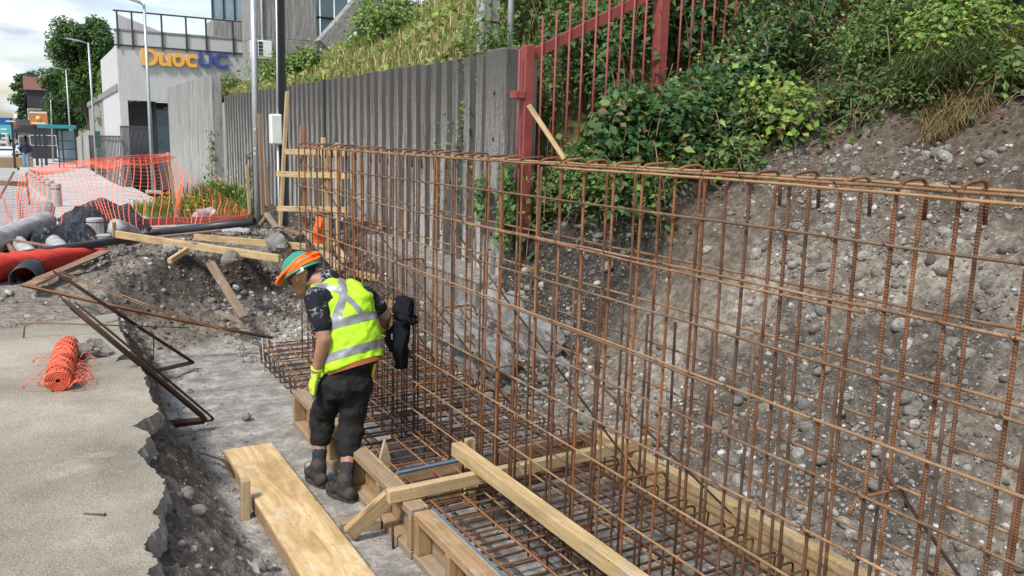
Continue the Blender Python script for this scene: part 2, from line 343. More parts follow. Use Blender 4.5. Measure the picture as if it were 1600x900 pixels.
def slab_material():
    m = MT('slab_concrete', 0.92, 0, 0.25); v = m.coord('Object')
    n1 = m.noise(v, 0.9, 6, 0.65); n2 = m.noise(v, 24, 5, 0.7); n3 = m.noise(v, 90, 3, 0.7)
    c = m.ramp(n1, (0.34, (0.205, 0.18, 0.138)), (0.50, (0.305, 0.27, 0.21)), (0.66, (0.43, 0.38, 0.295)))
    vo = m.n('ShaderNodeTexVoronoi'); m.l(v, vo.inputs['Vector']); vo.inputs['Scale'].default_value = 62
    gr = m.ramp(vo.outputs['Distance'], (0.15, 1.0), (0.42, 0.0))
    c = m.mix(m.math('MULTIPLY', gr, m.ramp(n2, (0.38, 0.0), (0.62, 0.75))), c, m.mix(vo.outputs['Color'], (0.26, 0.25, 0.23), (0.60, 0.56, 0.48)))
    c = m.mix(m.math('MULTIPLY', m.ramp(n3, (0.34, 1.0), (0.50, 0.0)), 0.5), c, (0.13, 0.115, 0.092))
    c = m.mix(m.math('MULTIPLY', m.ramp(m.noise(v, 2.6, 6, 0.75), (0.55, 0.0), (0.72, 1.0)), 0.4), c, (0.22, 0.20, 0.175))
    wp = m.n('ShaderNodeVectorMath', operation='ADD'); nz = m.n('ShaderNodeTexNoise'); nz.inputs['Scale'].default_value = 2.5; nz.inputs['Detail'].default_value = 6; m.l(v, nz.inputs['Vector']); sx = m.n('ShaderNodeVectorMath', operation='SCALE'); sx.inputs['Scale'].default_value = .55; m.l(nz.outputs['Color'], sx.inputs[0]); m.l(v, wp.inputs[0]); m.l(sx.outputs[0], wp.inputs[1])
    ce = m.n('ShaderNodeTexVoronoi', feature='DISTANCE_TO_EDGE'); ce.inputs['Scale'].default_value = .55; m.l(wp.outputs[0], ce.inputs['Vector'])
    crk = m.math('MULTIPLY', m.ramp(ce.outputs['Distance'], (0.002, 1.0), (0.007, 0.0)), m.ramp(m.noise(v, 1.1, 3), (0.46, 0.0), (0.54, 1.0)))
    c = m.mix(m.math('MULTIPLY', crk, .12), c, (0.06, 0.052, 0.043))
    c = m.mix(m.math('MULTIPLY', m.ramp(m.noise(v, 0.55, 5, 0.7, 0.8), (0.52, 0.0), (0.64, 1.0)), 0.30), c, (0.14, 0.13, 0.115))
    c = m.mix(m.math('MULTIPLY', m.ramp(m.noise(v, 1.5, 7, 0.8, 0.4), (0.56, 0.0), (0.68, 1.0)), 0.45), c, (0.50, 0.46, 0.38))
    m.col(c); m.bump(m.math('SUBTRACT', m.math('ADD', m.math('MULTIPLY', gr, 0.6), m.math('ADD', n2, n3)), m.math('MULTIPLY', crk, .4)), 0.65, 0.007)
slab_material()
simple('slab_broken', (0.27, 0.25, 0.215), 0.95, 0, 0.35, 22, 0.8)
simple('road_concrete', (0.43, 0.42, 0.395), 0.9, 0, 0.18, 1.3, 0.2)
simple('road_asphalt', (0.36, 0.35, 0.33), 0.9, 0, 0.15, 0.8, 0.2)
simple('far_ground', (0.16, 0.17, 0.12), 0.95, 0, 0.3, 0.05, 0)
# ---- excavation terrain
gx = np.concatenate([np.arange(-3.5, 0.1, 0.07), np.arange(0.1, 4.9, 0.022), np.arange(4.9, 9.6, 0.06)])
gy = np.concatenate([np.arange(-1.2, 1.2, 0.06), np.arange(1.2, 9.0, 0.026), np.arange(9.0, 16.5, 0.05)])
GX, GY = np.meshgrid(gx, gy); GZ = terrain(GX, GY)
GZ = np.where((GX > 4.15) & (GY > 7.12), np.minimum(GZ, 1.2), GZ)
GZ = np.where(GY > 14.2, np.minimum(GZ, 0.56 + 0.4 * sstep(2.6, 3.8, GX)), GZ)
nx, ny = len(gx), len(gy); idx = np.arange(nx * ny).reshape(ny, nx)
FQ = np.stack([idx[:-1, :-1], idx[:-1, 1:], idx[1:, 1:], idx[1:, :-1]], -1).reshape(-1, 4)
zs0 = terrain(GX, GY, False)
con = (1 - sstep(0.015, 0.07, zs0 + 0.03 * fbm(GX, GY, 3, 3, 71))) * (GX < 3.6)
con = np.maximum(con, 0.0) * (1 - 0.0 * GX)
darkm = sstep(6.0, 6.9, GY) * sstep(0.05, 0.35, zs0) * sstep(0.55, 1.25, GX + 0.35 * fbm(GX, GY, 1.5, 3, 78)) * np.clip(1.0 + 0.9 * fbm(GX, GY, 1.3, 3, 77), 0, 1)
darkm = np.where((GY > 10.9 + 0.5 * fbm(GX, GY, 1, 2, 3)) & (GX < 3.2), darkm * 0.15, darkm)
darkm = np.maximum(darkm, 1.0 * sstep(5.0, 5.9, GY) * (GX > 3.5) * (GY < 7.6) * sstep(-.1, .25, 0.55 + fbm(GX, GY, 1.2, 3, 5)))
darkm = np.maximum(darkm, 0.7 * sstep(0.08, 0.30, fbm(GX, GY, 0.9, 4, 133)) * (GX > 3.5) * sstep(.1, .3, zs0))
brownm = sstep(1.4, 2.2, zs0 + 0.35 * fbm(GX, GY, 1.0, 3, 91)) * (GX > 4) * 0.85
brownm = np.maximum(brownm, 0.75 * (GX > 3.5) * sstep(-.02, .28, fbm(GX, GY, 0.7, 3, 201)))
brownm = np.maximum(brownm, 0.6 * (np.abs(GX - edge_x(GY) - 0.10) < 0.16) * (GY < 8.2))
tm = fastmesh('excavation', np.stack([GX, GY, GZ], -1).reshape(-1, 3), FQ, 'soil', True, np.stack([con, darkm, brownm], -1).reshape(-1, 3))
EXC = props(ob('excavation', tm), 'excavated soil pit with bare concrete floor and stony cut bank', 'excavation', kind='structure')
# ---- broken pavement slab
def slab():
    pts = []
    P = EDGE + [Vector((0.30, 2.6, SLAB_Z)), Vector((0.36, 1.9, SLAB_Z)), Vector((0.27, 1.1, SLAB_Z)), Vector((0.33, 0.3, SLAB_Z)), Vector((0.3, -3, SLAB_Z))]
    r = random.Random(5)
    for a, b in zip(P[:-1], P[1:]):
        n = max(2, int((b - a).length / 0.018)); d = (b - a); q = Vector((-d.y, d.x, 0)).normalized()
        for i in range(n): p = a + d * (i / n); pts.append(p + q * (0.030 * float(fbm(p.x * 9, p.y * 9, 1, 3, 3, .7)) * math.sin(PI * i / n) + r.uniform(-0.006, 0.006)))
    pts.append(P[-1]); pts += [Vector((-30, -3, SLAB_Z)), Vector((-30, 9.6, SLAB_Z))]
    far = [(-6, 8.9), (-2.2, 8.05), (-1.2, 7.9), (-0.6, 7.75), (-0.2, 7.82), (0.1, 7.95), (0.3, 8.02)]
    for (a, b) in zip(far[:-1], far[1:]):
        n = 6
        for i in range(n): pts.append(Vector((a[0] + (b[0] - a[0]) * i / n, a[1] + (b[1] - a[1]) * i / n + r.uniform(-.02, .02), SLAB_Z)))
    bm = bmesh.new(); tv = [bm.verts.new(p) for p in pts]; n = len(pts)
    bv = []
    for i, p in enumerate(pts):
        g = r.uniform(-0.03, 0.035); bv.append(bm.verts.new(p + Vector((g, r.uniform(-.01, .01), -0.115 + r.uniform(-.012, .012)))))
    mv = [bm.verts.new((a.co + b.co) / 2 + Vector((r.uniform(-.012, .022), r.uniform(-.012, .012), r.uniform(-.015, .015)))) for a, b in zip(tv, bv)]
    bm.verts.ensure_lookup_table()
    te = [bm.edges.new((tv[i], tv[(i + 1) % n])) for i in range(n)]
    f = bmesh.ops.triangle_fill(bm, edges=te, use_beauty=True)
    for g in f['geom']:
        if isinstance(g, bmesh.types.BMFace):
            g.material_index = 0
            if g.normal.z < 0: g.normal_flip()
    for A, B in ((tv, mv), (mv, bv)):
        for i in range(n):
            j = (i + 1) % n; q = bm.faces.new((A[i], A[j], B[j], B[i])); q.material_index = 1
    bmesh.ops.recalc_face_normals(bm, faces=[q for q in bm.faces if q.material_index == 1])
    m = bpy.data.meshes.new('pavement'); bm.to_mesh(m); bm.free(); m.materials.append(MATS['slab_concrete']); m.materials.append(MATS['slab_broken'])
    return props(ob('pavement', m), 'worn pale concrete pavement slab with a jagged broken edge', 'pavement', kind='structure')
SLAB = slab()
# ---- street beyond
def strip(name, xs, ys, mat, dz=0.0, amp=0.0):
    V, F = [], []
    for y in ys:
        a, b = xs(y); n = 6
        for i in range(n): x = a + (b - a) * i / (n - 1); V.append((x, y, float(zstreet(y)) + dz + amp * random.uniform(-1, 1)))
    for j in range(len(ys) - 1):
        for i in range(5): F.append((j * 6 + i, j * 6 + i + 1, j * 6 + 7 + i, j * 6 + 6 + i))
    return me(name, V, F, mat)
YS = list(np.linspace(13.4, 30, 12)) + list(np.linspace(35, 110, 16)) + [150, 220, 400]
bol = lambda y: 0.80 - 0.055 * (y - 14) if y < 34 else -0.3 - 0.02 * (y - 34)
props(ob('road', strip('road', lambda y: (-14, bol(y) - 0.12), YS, 'road_asphalt', 0.0)), 'pale worn road running downhill beside the bollards', 'road', kind='structure')
sw = strip('sidewalk', lambda y: (bol(y), 3.1 if y < 27 else 3.2 + (y - 27) * 0.02), [14.1] + YS[1:], 'road_concrete', 0.05)
props(ob('sidewalk', sw), 'wide pale concrete sidewalk along the wall', 'sidewalk', kind='structure')
kb = empty('kerb', (0, 0, 0)); props(kb, 'low concrete kerb between road and sidewalk', 'kerb', kind='structure')
for y0 in np.arange(14.3, 60, 1.5):
    beam('kerb_stone', (bol(y0) - 0.06, y0, zstreet(y0) + 0.0), (bol(y0 + 1.48) - 0.06, y0 + 1.48, zstreet(y0 + 1.48) + 0.0), 0.115, 0.14, 'road_concrete', kb, bev=0.01)
fg = me('ground', [(-900, 9.0, -0.2), (-14, 9.0, -0.2), (-14, 420, -9.3), (-900, 420, -9.3), (900, 420, -9.3), (900, 60, -1.2), (3, 60, -1.2), (3, 30, -0.4), (-900, 2500, -12), (900, 2500, -12)],
        [(0, 1, 2, 3), (1, 7, 6, 5), (1, 5, 4, 2), (3, 2, 4, 9, 8)], 'far_ground')
props(ob('ground', fg), 'far flat ground beyond the street', 'ground', kind='structure')
# ---- hillside above the retaining wall
def hill(X, Y):
    k = np.interp(Y, [7, 12, 17, 24, 30], [0.50, 0.66, 0.58, 0.36, 0.30])
    b = np.interp(Y, [5, 7.0, 8.0, 9.5, 24], [1.30, 1.40, 2.2, 2.98, 3.02])
    d = np.maximum(X - 4.15, 0); cap = np.interp(Y, [8, 16, 24], [30, 12, 8])
    z = b + k * d - 0.5 * k * np.maximum(d - cap, 0)
    return z + 0.16 * fbm(X, Y, 0.5, 4, 14) + 0.04 * fbm(X, Y, 4, 3, 15)
hx = np.concatenate([np.arange(4.16, 12, 0.10), np.arange(12, 60, 0.6)]); hy = np.concatenate([np.arange(7.0, 33, 0.12)])
HX, HY = np.meshgrid(hx, hy); HZ = hill(HX, HY)
hid = np.arange(HX.size).reshape(HX.shape); HF = np.stack([hid[:-1, :-1], hid[:-1, 1:], hid[1:, 1:], hid[1:, :-1]], -1).reshape(-1, 4)
def hill_material():
    m = MT('hill_earth', 0.95, 0, 0.2); v = m.coord('Object')
    a = m.ramp(m.noise(v, 0.9, 7, 0.7), (0.35, (0.10, 0.12, 0.035)), (0.5, (0.17, 0.16, 0.07)), (0.62, (0.24, 0.19, 0.11)), (0.75, (0.20, 0.15, 0.11)))
    a = m.mix(m.ramp(m.noise(v, 16, 5, 0.7), (0.35, 0.75), (0.6, 0.0)), a, (0.05, 0.055, 0.02)); m.col(a); m.bump(m.noise(v, 12, 5), 0.8, 0.05)
hill_material()
HILL = props(ob('hillside', fastmesh('hillside', np.stack([HX, HY, HZ], -1).reshape(-1, 3), HF, 'hill_earth', True)), 'grassy sunlit hillside above the ribbed wall', 'hillside', kind='structure')
# side slope for the bank that carries on to the right, out of the fine grid
rx = np.arange(9.4, 40, 0.5); ry = np.arange(-10, 7.6, 0.4); RX, RY = np.meshgrid(rx, ry); RZ = znat(RX, RY) + 0.15 * fbm(RX, RY, 0.6, 3, 8)
rid = np.arange(RX.size).reshape(RX.shape)
props(ob('upper_bank', fastmesh('upper_bank', np.stack([RX, RY, RZ], -1).reshape(-1, 3), np.stack([rid[:-1, :-1], rid[:-1, 1:], rid[1:, 1:], rid[1:, :-1]], -1).reshape(-1, 4), 'hill_earth', True)), 'overgrown upper bank above the stony cut', 'bank', kind='structure')
# ---- stones
def ico(sub, seed, flat):
    bm = bmesh.new(); bmesh.ops.create_icosphere(bm, subdivisions=sub, radius=1); r = random.Random(seed)
    ph = [Vector((r.uniform(-1, 1), r.uniform(-1, 1), r.uniform(-1, 1))).normalized() for _ in range(7)]; am = [r.uniform(-.32, .28) for _ in ph]
    for v in bm.verts:
        d = v.co.normalized(); k = 1 + sum(a * max(0, d.dot(p)) ** 3 for a, p in zip(am, ph)) + r.uniform(-.03, .03)
        v.co = Vector((v.co.x * k, v.co.y * k * r.uniform(.97, 1.03) * .8, v.co.z * k * flat))
    bmesh.ops.triangulate(bm, faces=bm.faces[:])
    V = np.array([v.co[:] for v in bm.verts]); F = np.array([[q.index for q in f.verts] for f in bm.faces]); bm.free(); return V, F
def stone_mat(name, attr):
    m = MT(name, 0.85, 0, 0.3); v = m.off(m.coord('Object'), 13)
    if attr: base = m.attr('col').outputs['Color']
    else: base = m.ramp(m.rnd(), (0.0, (0.20, 0.19, 0.175)), (0.35, (0.30, 0.285, 0.26)), (0.6, (0.24, 0.205, 0.165)), (0.85, (0.36, 0.335, 0.30)), (1.0, (0.50, 0.485, 0.45)))
    n = m.noise(v, 30 if attr else 3.0, 7, 0.75); c = m.mix(m.ramp(n, (0.40, 0.8), (0.60, 0.0)), base, (0.11, 0.09, 0.07))
    m.col(c); m.bump(n, 0.5, 0.008 if attr else 0.1); return m.m
stone_mat('stone', False); stone_mat('pebble', True)
simple('grey_rock', (0.21, 0.205, 0.195), 0.9, 0, 0.45, 9, 1.0)
T1 = [ico(2, i, f) for i, f in enumerate((.62, .75, .55, .85, .7, .6))]; T0 = [ico(1, 40 + i, f) for i, f in enumerate((.6, .75, .55, .85))]
TM = [fastmesh('stone', V, F, 'stone', True) for V, F in T1]
def rotm(n):
    q = RNG.normal(size=(n, 4)); q /= np.linalg.norm(q, axis=1)[:, None]; w_, x, y, z = q.T
    return np.stack([np.stack([1 - 2 * (y * y + z * z), 2 * (x * y - z * w_), 2 * (x * z + y * w_)], -1), np.stack([2 * (x * y + z * w_), 1 - 2 * (x * x + z * z), 2 * (y * z - x * w_)], -1), np.stack([2 * (x * z - y * w_), 2 * (y * z + x * w_), 1 - 2 * (x * x + y * y)], -1)], 1)
def scatter(name, P, R, mat, parent, tmpl, colfn):
    n = len(P); M = rotm(n); tid = RNG.integers(0, len(tmpl), n); VV, FF, CC = [], [], []; o = 0
    cols = colfn(n)
    for t in range(len(tmpl)):
        s = np.where(tid == t)[0]
        if not len(s): continue
        V, F = tmpl[t]; v = np.einsum('nij,vj->nvi', M[s], V) * R[s][:, None, None]; v[:, :, 2] *= 0.85; v = v + P[s][:, None, :]
        VV.append(v.reshape(-1, 3)); FF.append((F[None] + (np.arange(len(s)) * len(V))[:, None, None]).reshape(-1, 3) + o); o += len(s) * len(V)
        CC.append(np.repeat(cols[s], len(V), 0))
    return props(ob(name, fastmesh(name, np.concatenate(VV), np.concatenate(FF), mat, True, np.concatenate(CC)), parent), kind='stuff')
def greys(n):
    b = np.array([(0.20, 0.19, 0.175), (0.30, 0.29, 0.27), (0.25, 0.215, 0.18), (0.44, 0.42, 0.385), (0.60, 0.58, 0.54), (0.15, 0.14, 0.13)])
    return b[RNG.choice(6, n, p=[.20, .24, .18, .20, .11, .07])] * RNG.uniform(.85, 1.15, (n, 1))
# candidate points: bank, far face, rubble strip, gravel apron
def cand(n, x, y, dens):
    X = RNG.uniform(*x, n); Y = RNG.uniform(*y, n); k = RNG.random(n) < dens(X, Y); return X[k], Y[k]
sets = []
def bankd(X, Y):
    z = terrain(X, Y, False); return np.clip(0.22 + 2.0 * fbm(X, Y, 0.9, 3, 123), 0.04, 1) * (z > 0.02) * (z < 2.35) * (Y < 7.0)
X, Y = cand(70000, (3.35, 6.9), (0.6, 7.0), bankd); sets.append((X, Y, 0.0066))
def toed(X, Y): return np.clip(1.15 - np.abs(X - 3.62) * 2.0, 0, 1)
X, Y = cand(8200, (3.36, 4.4), (0.8, 7.0), toed); sets.append((X, Y, 0.0125))
X, Y = cand(9000, (0.6, 3.9), (8.2, 13.4), lambda X, Y: np.clip(0.35 + fbm(X, Y, 1.2, 3, 9), 0.08, 1) * (terrain(X, Y, False) > .02)); sets.append((X, Y, 0.0095))
X, Y = cand(1500, (1.7, 3.0), (8.3, 10.6), lambda X, Y: np.clip(1.2 - 0.9 * np.abs(X - 2.3), 0, 1)); sets.append((X, Y, 0.020))
X, Y = cand(3500, (-2.5, 0.9), (7.95, 13.0), lambda X, Y: X * 0 + 0.8); sets.append((X, Y, 0.011))
X, Y = cand(5000, (0.3, 1.25), (1.6, 8.3), lambda X, Y: np.clip(1.1 - (X - edge_x(Y)) * 1.5, 0, 1) * (X > edge_x(Y) + 0.02)); sets.append((X, Y, 0.0058))
X, Y = cand(900, (3.3, 4.0), (7.2, 10.5), lambda X, Y: X * 0 + 0.8); sets.append((X, Y, 0.02))
X, Y = cand(1600, (2.4, 3.9), (10, 15), lambda X, Y: X * 0 + 0.8); sets.append((X, Y, 0.016))
X = np.concatenate([s[0] for s in sets]); Y = np.concatenate([s[1] for s in sets])
Rr = np.concatenate([s[2] * (RNG.pareto(2.5, len(s[0])) + 0.55) for s in sets]); Rr = np.clip(Rr, 0.004, 0.062)
Z = terrain(X, Y) + Rr * RNG.uniform(-0.45, 0.25, len(X)); PP = np.stack([X, Y, Z], -1)
dcam = np.linalg.norm(PP - CAM, axis=1); order = np.argsort(-(Rr / dcam)); big = order[:290]; rest = order[290:]
for i in big:
    o = ob('stone', TM[i % len(TM)], EXC, PP[i], (random.uniform(-.6, .6), random.uniform(-.6, .6), random.uniform(0, 6.28))); o.scale = (Rr[i] * 1.1, Rr[i] * 1.1, Rr[i])
lg = rest[Rr[rest] > 0.016]; sm = rest[Rr[rest] <= 0.016]
scatter('loose_stones', PP[lg], Rr[lg], 'pebble', EXC, [ico(1, 70 + i, f) for i, f in enumerate((.6, .75, .55, .85, .68))], greys)
scatter('fine_gravel', PP[sm], Rr[sm], 'pebble', EXC, [ico(1, 90 + i, f) for i, f in enumerate((.6, .8, .7))], lambda n: greys(n) * 0.8)

def clodcol(n): b = np.array([(0.10, 0.083, 0.065), (0.15, 0.13, 0.105), (0.20, 0.178, 0.148), (0.065, 0.054, 0.043)]); return b[RNG.integers(0, 4, n)] * RNG.uniform(.8, 1.2, (n, 1))
cs = []
X, Y = cand(4200, (0.25, 1.35), (1.4, 8.4), lambda X, Y: np.clip(1.25 - (X - edge_x(Y)) * 1.35, 0, 1) * (X > edge_x(Y) + .01)); cs.append((X, Y, .0055))
X, Y = cand(9000, (3.4, 6.8), (0.8, 7.0), lambda X, Y: np.clip(.35 + 1.4 * fbm(X, Y, 1.0, 3, 301), .05, 1)); cs.append((X, Y, .009))
X, Y = cand(7000, (0.7, 3.6), (8.6, 12.5), lambda X, Y: (terrain(X, Y, False) > .05) * .8); cs.append((X, Y, .010))
X = np.concatenate([c[0] for c in cs]); Y = np.concatenate([c[1] for c in cs]); Rc = np.clip(np.concatenate([c[2] * (RNG.pareto(2.4, len(c[0])) + .6) for c in cs]), .005, .05)
def jag(seed):
    V, F = ico(2, seed, .8); r = np.random.default_rng(seed); return V * r.uniform(.72, 1.25, (len(V), 1)), F
scatter('soil_clods', np.stack([X, Y, terrain(X, Y) - Rc * .35], -1), Rc, 'pebble', EXC, [jag(400 + i) for i in range(5)], clodcol)
# ================================================================== RETAINING WALL
def streak(name, lite, dark, rough=0.9, top=0.72):
    m = MT(name, rough, 0, 0.25); v = m.off(m.coord('Object'), 9)
    st = m.n('ShaderNodeMapping'); m.l(v, st.inputs[0]); st.inputs['Scale'].default_value = (7, 7, 0.5)
    n = m.noise(st.outputs[0], 2.4, 7, 0.7, 0.3); n2 = m.noise(v, 35, 6, 0.75); n3 = m.noise(v, 1.2, 4, 0.6)
    c = m.ramp(n, (0.40, dark), (0.50, tuple((a * .6 + b * .4) for a, b in zip(lite, dark))), (0.60, lite))
    c = m.mix(m.math('MULTIPLY', m.ramp(n2, (0.38, 1.0), (0.58, 0.0)), 0.6), c, dark)
    # weather stain creeping from the top, uneven
    sp = m.n('ShaderNodeSeparateXYZ'); g = m.n('ShaderNodeNewGeometry'); m.l(g.outputs['Position'], sp.inputs[0])
    tp = m.ramp(m.math('ADD', sp.outputs['Z'], m.math('MULTIPLY', n, 2.2)), (0.0, 0.0), (1.0, 0.0)) if False else None
    h = m.n('ShaderNodeMapRange'); m.l(m.math('ADD', sp.outputs['Z'], m.math('MULTIPLY', m.math('SUBTRACT', n, 0.5), 3.0)), h.inputs['Value']); h.inputs['From Min'].default_value = 1.6; h.inputs['From Max'].default_value = 3.2
    c = m.mix(m.math('MULTIPLY', h.outputs[0], top), c, (0.075, 0.072, 0.068))
    c = m.mix(0.35, c, m.ramp(m.rnd(), (0, 0.72), (1, 1.0)), 'MULTIPLY')
    m.col(c); m.bump(m.math('ADD', n2, n), 0.6, 0.01); return m.m
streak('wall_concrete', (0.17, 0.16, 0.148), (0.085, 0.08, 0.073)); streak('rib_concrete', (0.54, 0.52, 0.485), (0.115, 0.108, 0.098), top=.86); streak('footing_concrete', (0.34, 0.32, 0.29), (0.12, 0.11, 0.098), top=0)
streak('panel_concrete', (0.50, 0.49, 0.46), (0.21, 0.205, 0.195), top=0.25)
WX, WY0, WY1, WTOP = 4.0, 7.12, 21.0, 3.14
wall = empty('ribbed_retaining_wall', (WX, (WY0 + WY1) / 2, 0.4), label='long grey retaining wall of vertical concrete ribs behind the rebar cage', cat='wall')
ww = lambda p: tuple(Vector(p) - wall.location)
box('wall_body', ww((WX + 0.10, WY0 + 0.02, 0.2)), ww((WX + 0.34, WY1, WTOP - 0.02)), 'wall_concrete', wall, 0.01)  # body shows as groove backs; dark colour carries stain plus painted recess shade
PITCH = 0.283
def ribmesh(seed):
    r = random.Random(seed); V, F = [], []; nz = 12; prof = [(0.12, -0.112), (0.0, -0.070), (-0.004, -0.03), (0.0, 0.03), (0.0, 0.070), (0.12, 0.112)]
    for j in range(nz + 1):
        z = 0.2 + (WTOP - 0.2) * j / nz
        for (x, y) in prof: V.append((x + r.uniform(-.004, .004), y + r.uniform(-.004, .004), z + (r.uniform(-.02, .01) if j == nz else 0)))
    k = len(prof)
    for j in range(nz):
        for i in range(k - 1): F.append((j * k + i, j * k + k + i, j * k + k + i + 1, j * k + i + 1))
    F.append(tuple(range(nz * k + k - 1, nz * k - 1, -1)))
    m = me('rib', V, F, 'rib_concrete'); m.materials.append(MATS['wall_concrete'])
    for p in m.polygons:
        if p.index < nz * (k - 1) and p.index % (k - 1) in (0, k - 2): p.material_index = 1  # rib sides get the darker concrete: mould stain and groove shade painted in
    return m
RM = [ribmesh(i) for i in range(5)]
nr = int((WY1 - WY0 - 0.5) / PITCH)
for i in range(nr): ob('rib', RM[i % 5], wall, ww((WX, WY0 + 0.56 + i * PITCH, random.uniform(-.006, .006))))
box('end_pilaster', ww((WX - 0.02, WY0, 0.3)), ww((WX + 0.36, WY0 + 0.40, WTOP + 0.03)), 'rib_concrete', wall, 0.015)
for z in (1.35, 1.75, 2.3, 2.75): tube('tie_hole', [ww((WX - 0.024, WY0 + 0.2, z)), ww((WX - 0.014, WY0 + 0.2, z))], 0.022, 'rebar_dark', wall)
# foundation strip at the foot of the wall
fd = ob('wall_footing', boxmesh('wall_footing', 0.45, 3.1, 0.75, 'footing_concrete', 0.02, jit=0.03), None, (3.86, 8.55, 0.62)); fd.rotation_euler.x = 0.04
props(fd, 'exposed pale concrete footing at the base of the ribbed wall', 'footing')
# boulder of grey spilled concrete behind the cage
def blob(name, c, r, mat, sub=4, amp=0.35, seed=1, sc=1.3):
    bm = bmesh.new(); bmesh.ops.create_icosphere(bm, subdivisions=sub, radius=1)
    for v in bm.verts:
        d = v.co.copy(); k = 1 + amp * float(fbm(d.x * 2 + d.z, d.y * 2 - d.z * 1.3, sc, 4, seed, 0.55))
        v.co = Vector((d.x * k * r[0], d.y * k * r[1], d.z * k * r[2]))
    m = bpy.data.meshes.new(name); bm.to_mesh(m); bm.free(); m.materials.append(MATS[mat])
    return ob(name, m, None, c)
props(blob('concrete_lump', (3.80, 6.75, 0.34), (0.36, 0.80, 0.44), 'grey_rock', 5, 0.8, 3, 1.7), 'big rough grey lump of spilled concrete behind the rebar cage', 'concrete lump')
# smooth wall section at the far end
wing = empty('smooth_wall_section', (3.9, 24.5, 0.4), label='smooth pale board-marked concrete wall section left of the ribbed wall', cat='wall')
wv = lambda p: tuple(Vector(p) - wing.location)
yb = 20.9
nb = 24
for i in range(nb):
    y = yb + i * (28.4 - yb) / nb
    o = box('board_marked_strip', wv((3.75 + random.uniform(0, .012), y, 0.2)), wv((3.97, y + (28.4 - yb) / nb - 0.006, 3.62)), 'panel_concrete', wing, 0.004)
# ================================================================== RED FENCE
simple('red_paint', (0.25, 0.055, 0.045), 0.55, 0, 0.22, 9, 0.15)
simple('galvanised', (0.46, 0.48, 0.49), 0.45, 0.55, 0.12, 8, 0.05)
simple('pole_concrete', (0.38, 0.37, 0.345), 0.85, 0, 0.2, 7, 0.4)
FY = 6.85
fen = empty('red_fence', (4.05, FY, 1.4), label='red steel bar fence climbing the bank beyond the end of the wall', cat='fence')
fv = lambda p: Vector(p) - fen.location
def fz(x): return 1.40 + 0.5 * (x - 4.05)
box('post', fv((4.03, FY - 0.04, 1.36)), fv((4.13, FY + 0.06, 3.17)), 'red_paint', fen, 0.006)
box('post', fv((5.60, FY - 0.04, 2.0)), fv((5.72, FY + 0.08, 4.1)), 'red_paint', fen, 0.006)
box('post', fv((7.45, FY - 0.04, 2.9)), fv((7.57, FY + 0.08, 5.1)), 'red_paint', fen, 0.006)
box('wall_bracket', fv((3.92, FY - 0.05, 2.68)), fv((4.03, FY + 0.06, 2.75)), 'red_paint', fen, 0.004)
for a, b in ((4.13, 5.60), (5.72, 7.45), (7.57, 9.2)):
    for h in (0.20, 1.65): beam('rail', fv((a, FY + 0.02, fz(a) + h)), fv((b, FY + 0.02, fz(b) + h)), 0.04, 0.10, 'red_paint', fen)
for i in range(33):
    x = 4.22 + i * 0.152
    if abs(x - 5.66) < 0.09 or abs(x - 7.51) < 0.09: continue
    tube('picket', [fv((x, FY - 0.012, fz(x) - 0.03)), fv((x, FY - 0.012, fz(x) + 1.95))], 0.0115, 'red_paint', fen, 6)
tube('picket', [fv((3.965, FY - 0.03, 1.45)), fv((3.965, FY - 0.03, 3.12))], 0.0115, 'red_paint', fen, 6)
a = onx(805, 135, 4.0); b = ony(878, 245, 6.55)
props(beam('broken_board', (4.02, 6.72, 2.62), (b.x, 6.5, b.z - 0.02), 0.05, 0.045, 'wood_new'), 'pale splintered board leaning on the red fence', 'board')
# ================================================================== REBAR CAGE
CX, CY0, CY1 = 2.2, -0.45, 7.95
cage = empty('rebar_cage', (CX, 4.0, 0.02), label='rusty steel rebar cage for a wall standing on its footing mat', cat='rebar cage')
cg = lambda p: Vector(p) - cage.location
hk = [(0, 0, 0.06), (0, 0, 0.7), (0, 0, 1.4), (0, 0, 2.205), (0.13, 0, 2.215)]
hookA = tubemesh('vertical_bar', bend(hk[:-1] + [(0.15, 0, 2.215)], 0.03), 0.0064, 'rebar_rust', 8)
hookB = tubemesh('vertical_bar', bend(hk[:-1] + [(0.135, 0, 2.222), (0.142, 0.0, 2.09)], 0.045), 0.0064, 'rebar_rust', 8)
hookC = tubemesh('vertical_bar', bend([(0, 0, 0.06), (0, 0, 1.1), (0, 0, 2.14), (0.004, 0, 2.165)], 0.01), 0.0064, 'rebar_rust', 8)
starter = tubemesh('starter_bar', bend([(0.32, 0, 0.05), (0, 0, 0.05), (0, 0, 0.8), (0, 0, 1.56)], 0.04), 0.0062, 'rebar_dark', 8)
starterF = tubemesh('starter_bar', bend([(-0.32, 0, 0.05), (0, 0, 0.05), (0, 0, 0.6), (0, 0, 1.2)], 0.04), 0.0062, 'rebar_dark', 8)
zc = cage.location.z
nv = int((CY1 - CY0) / 0.2)
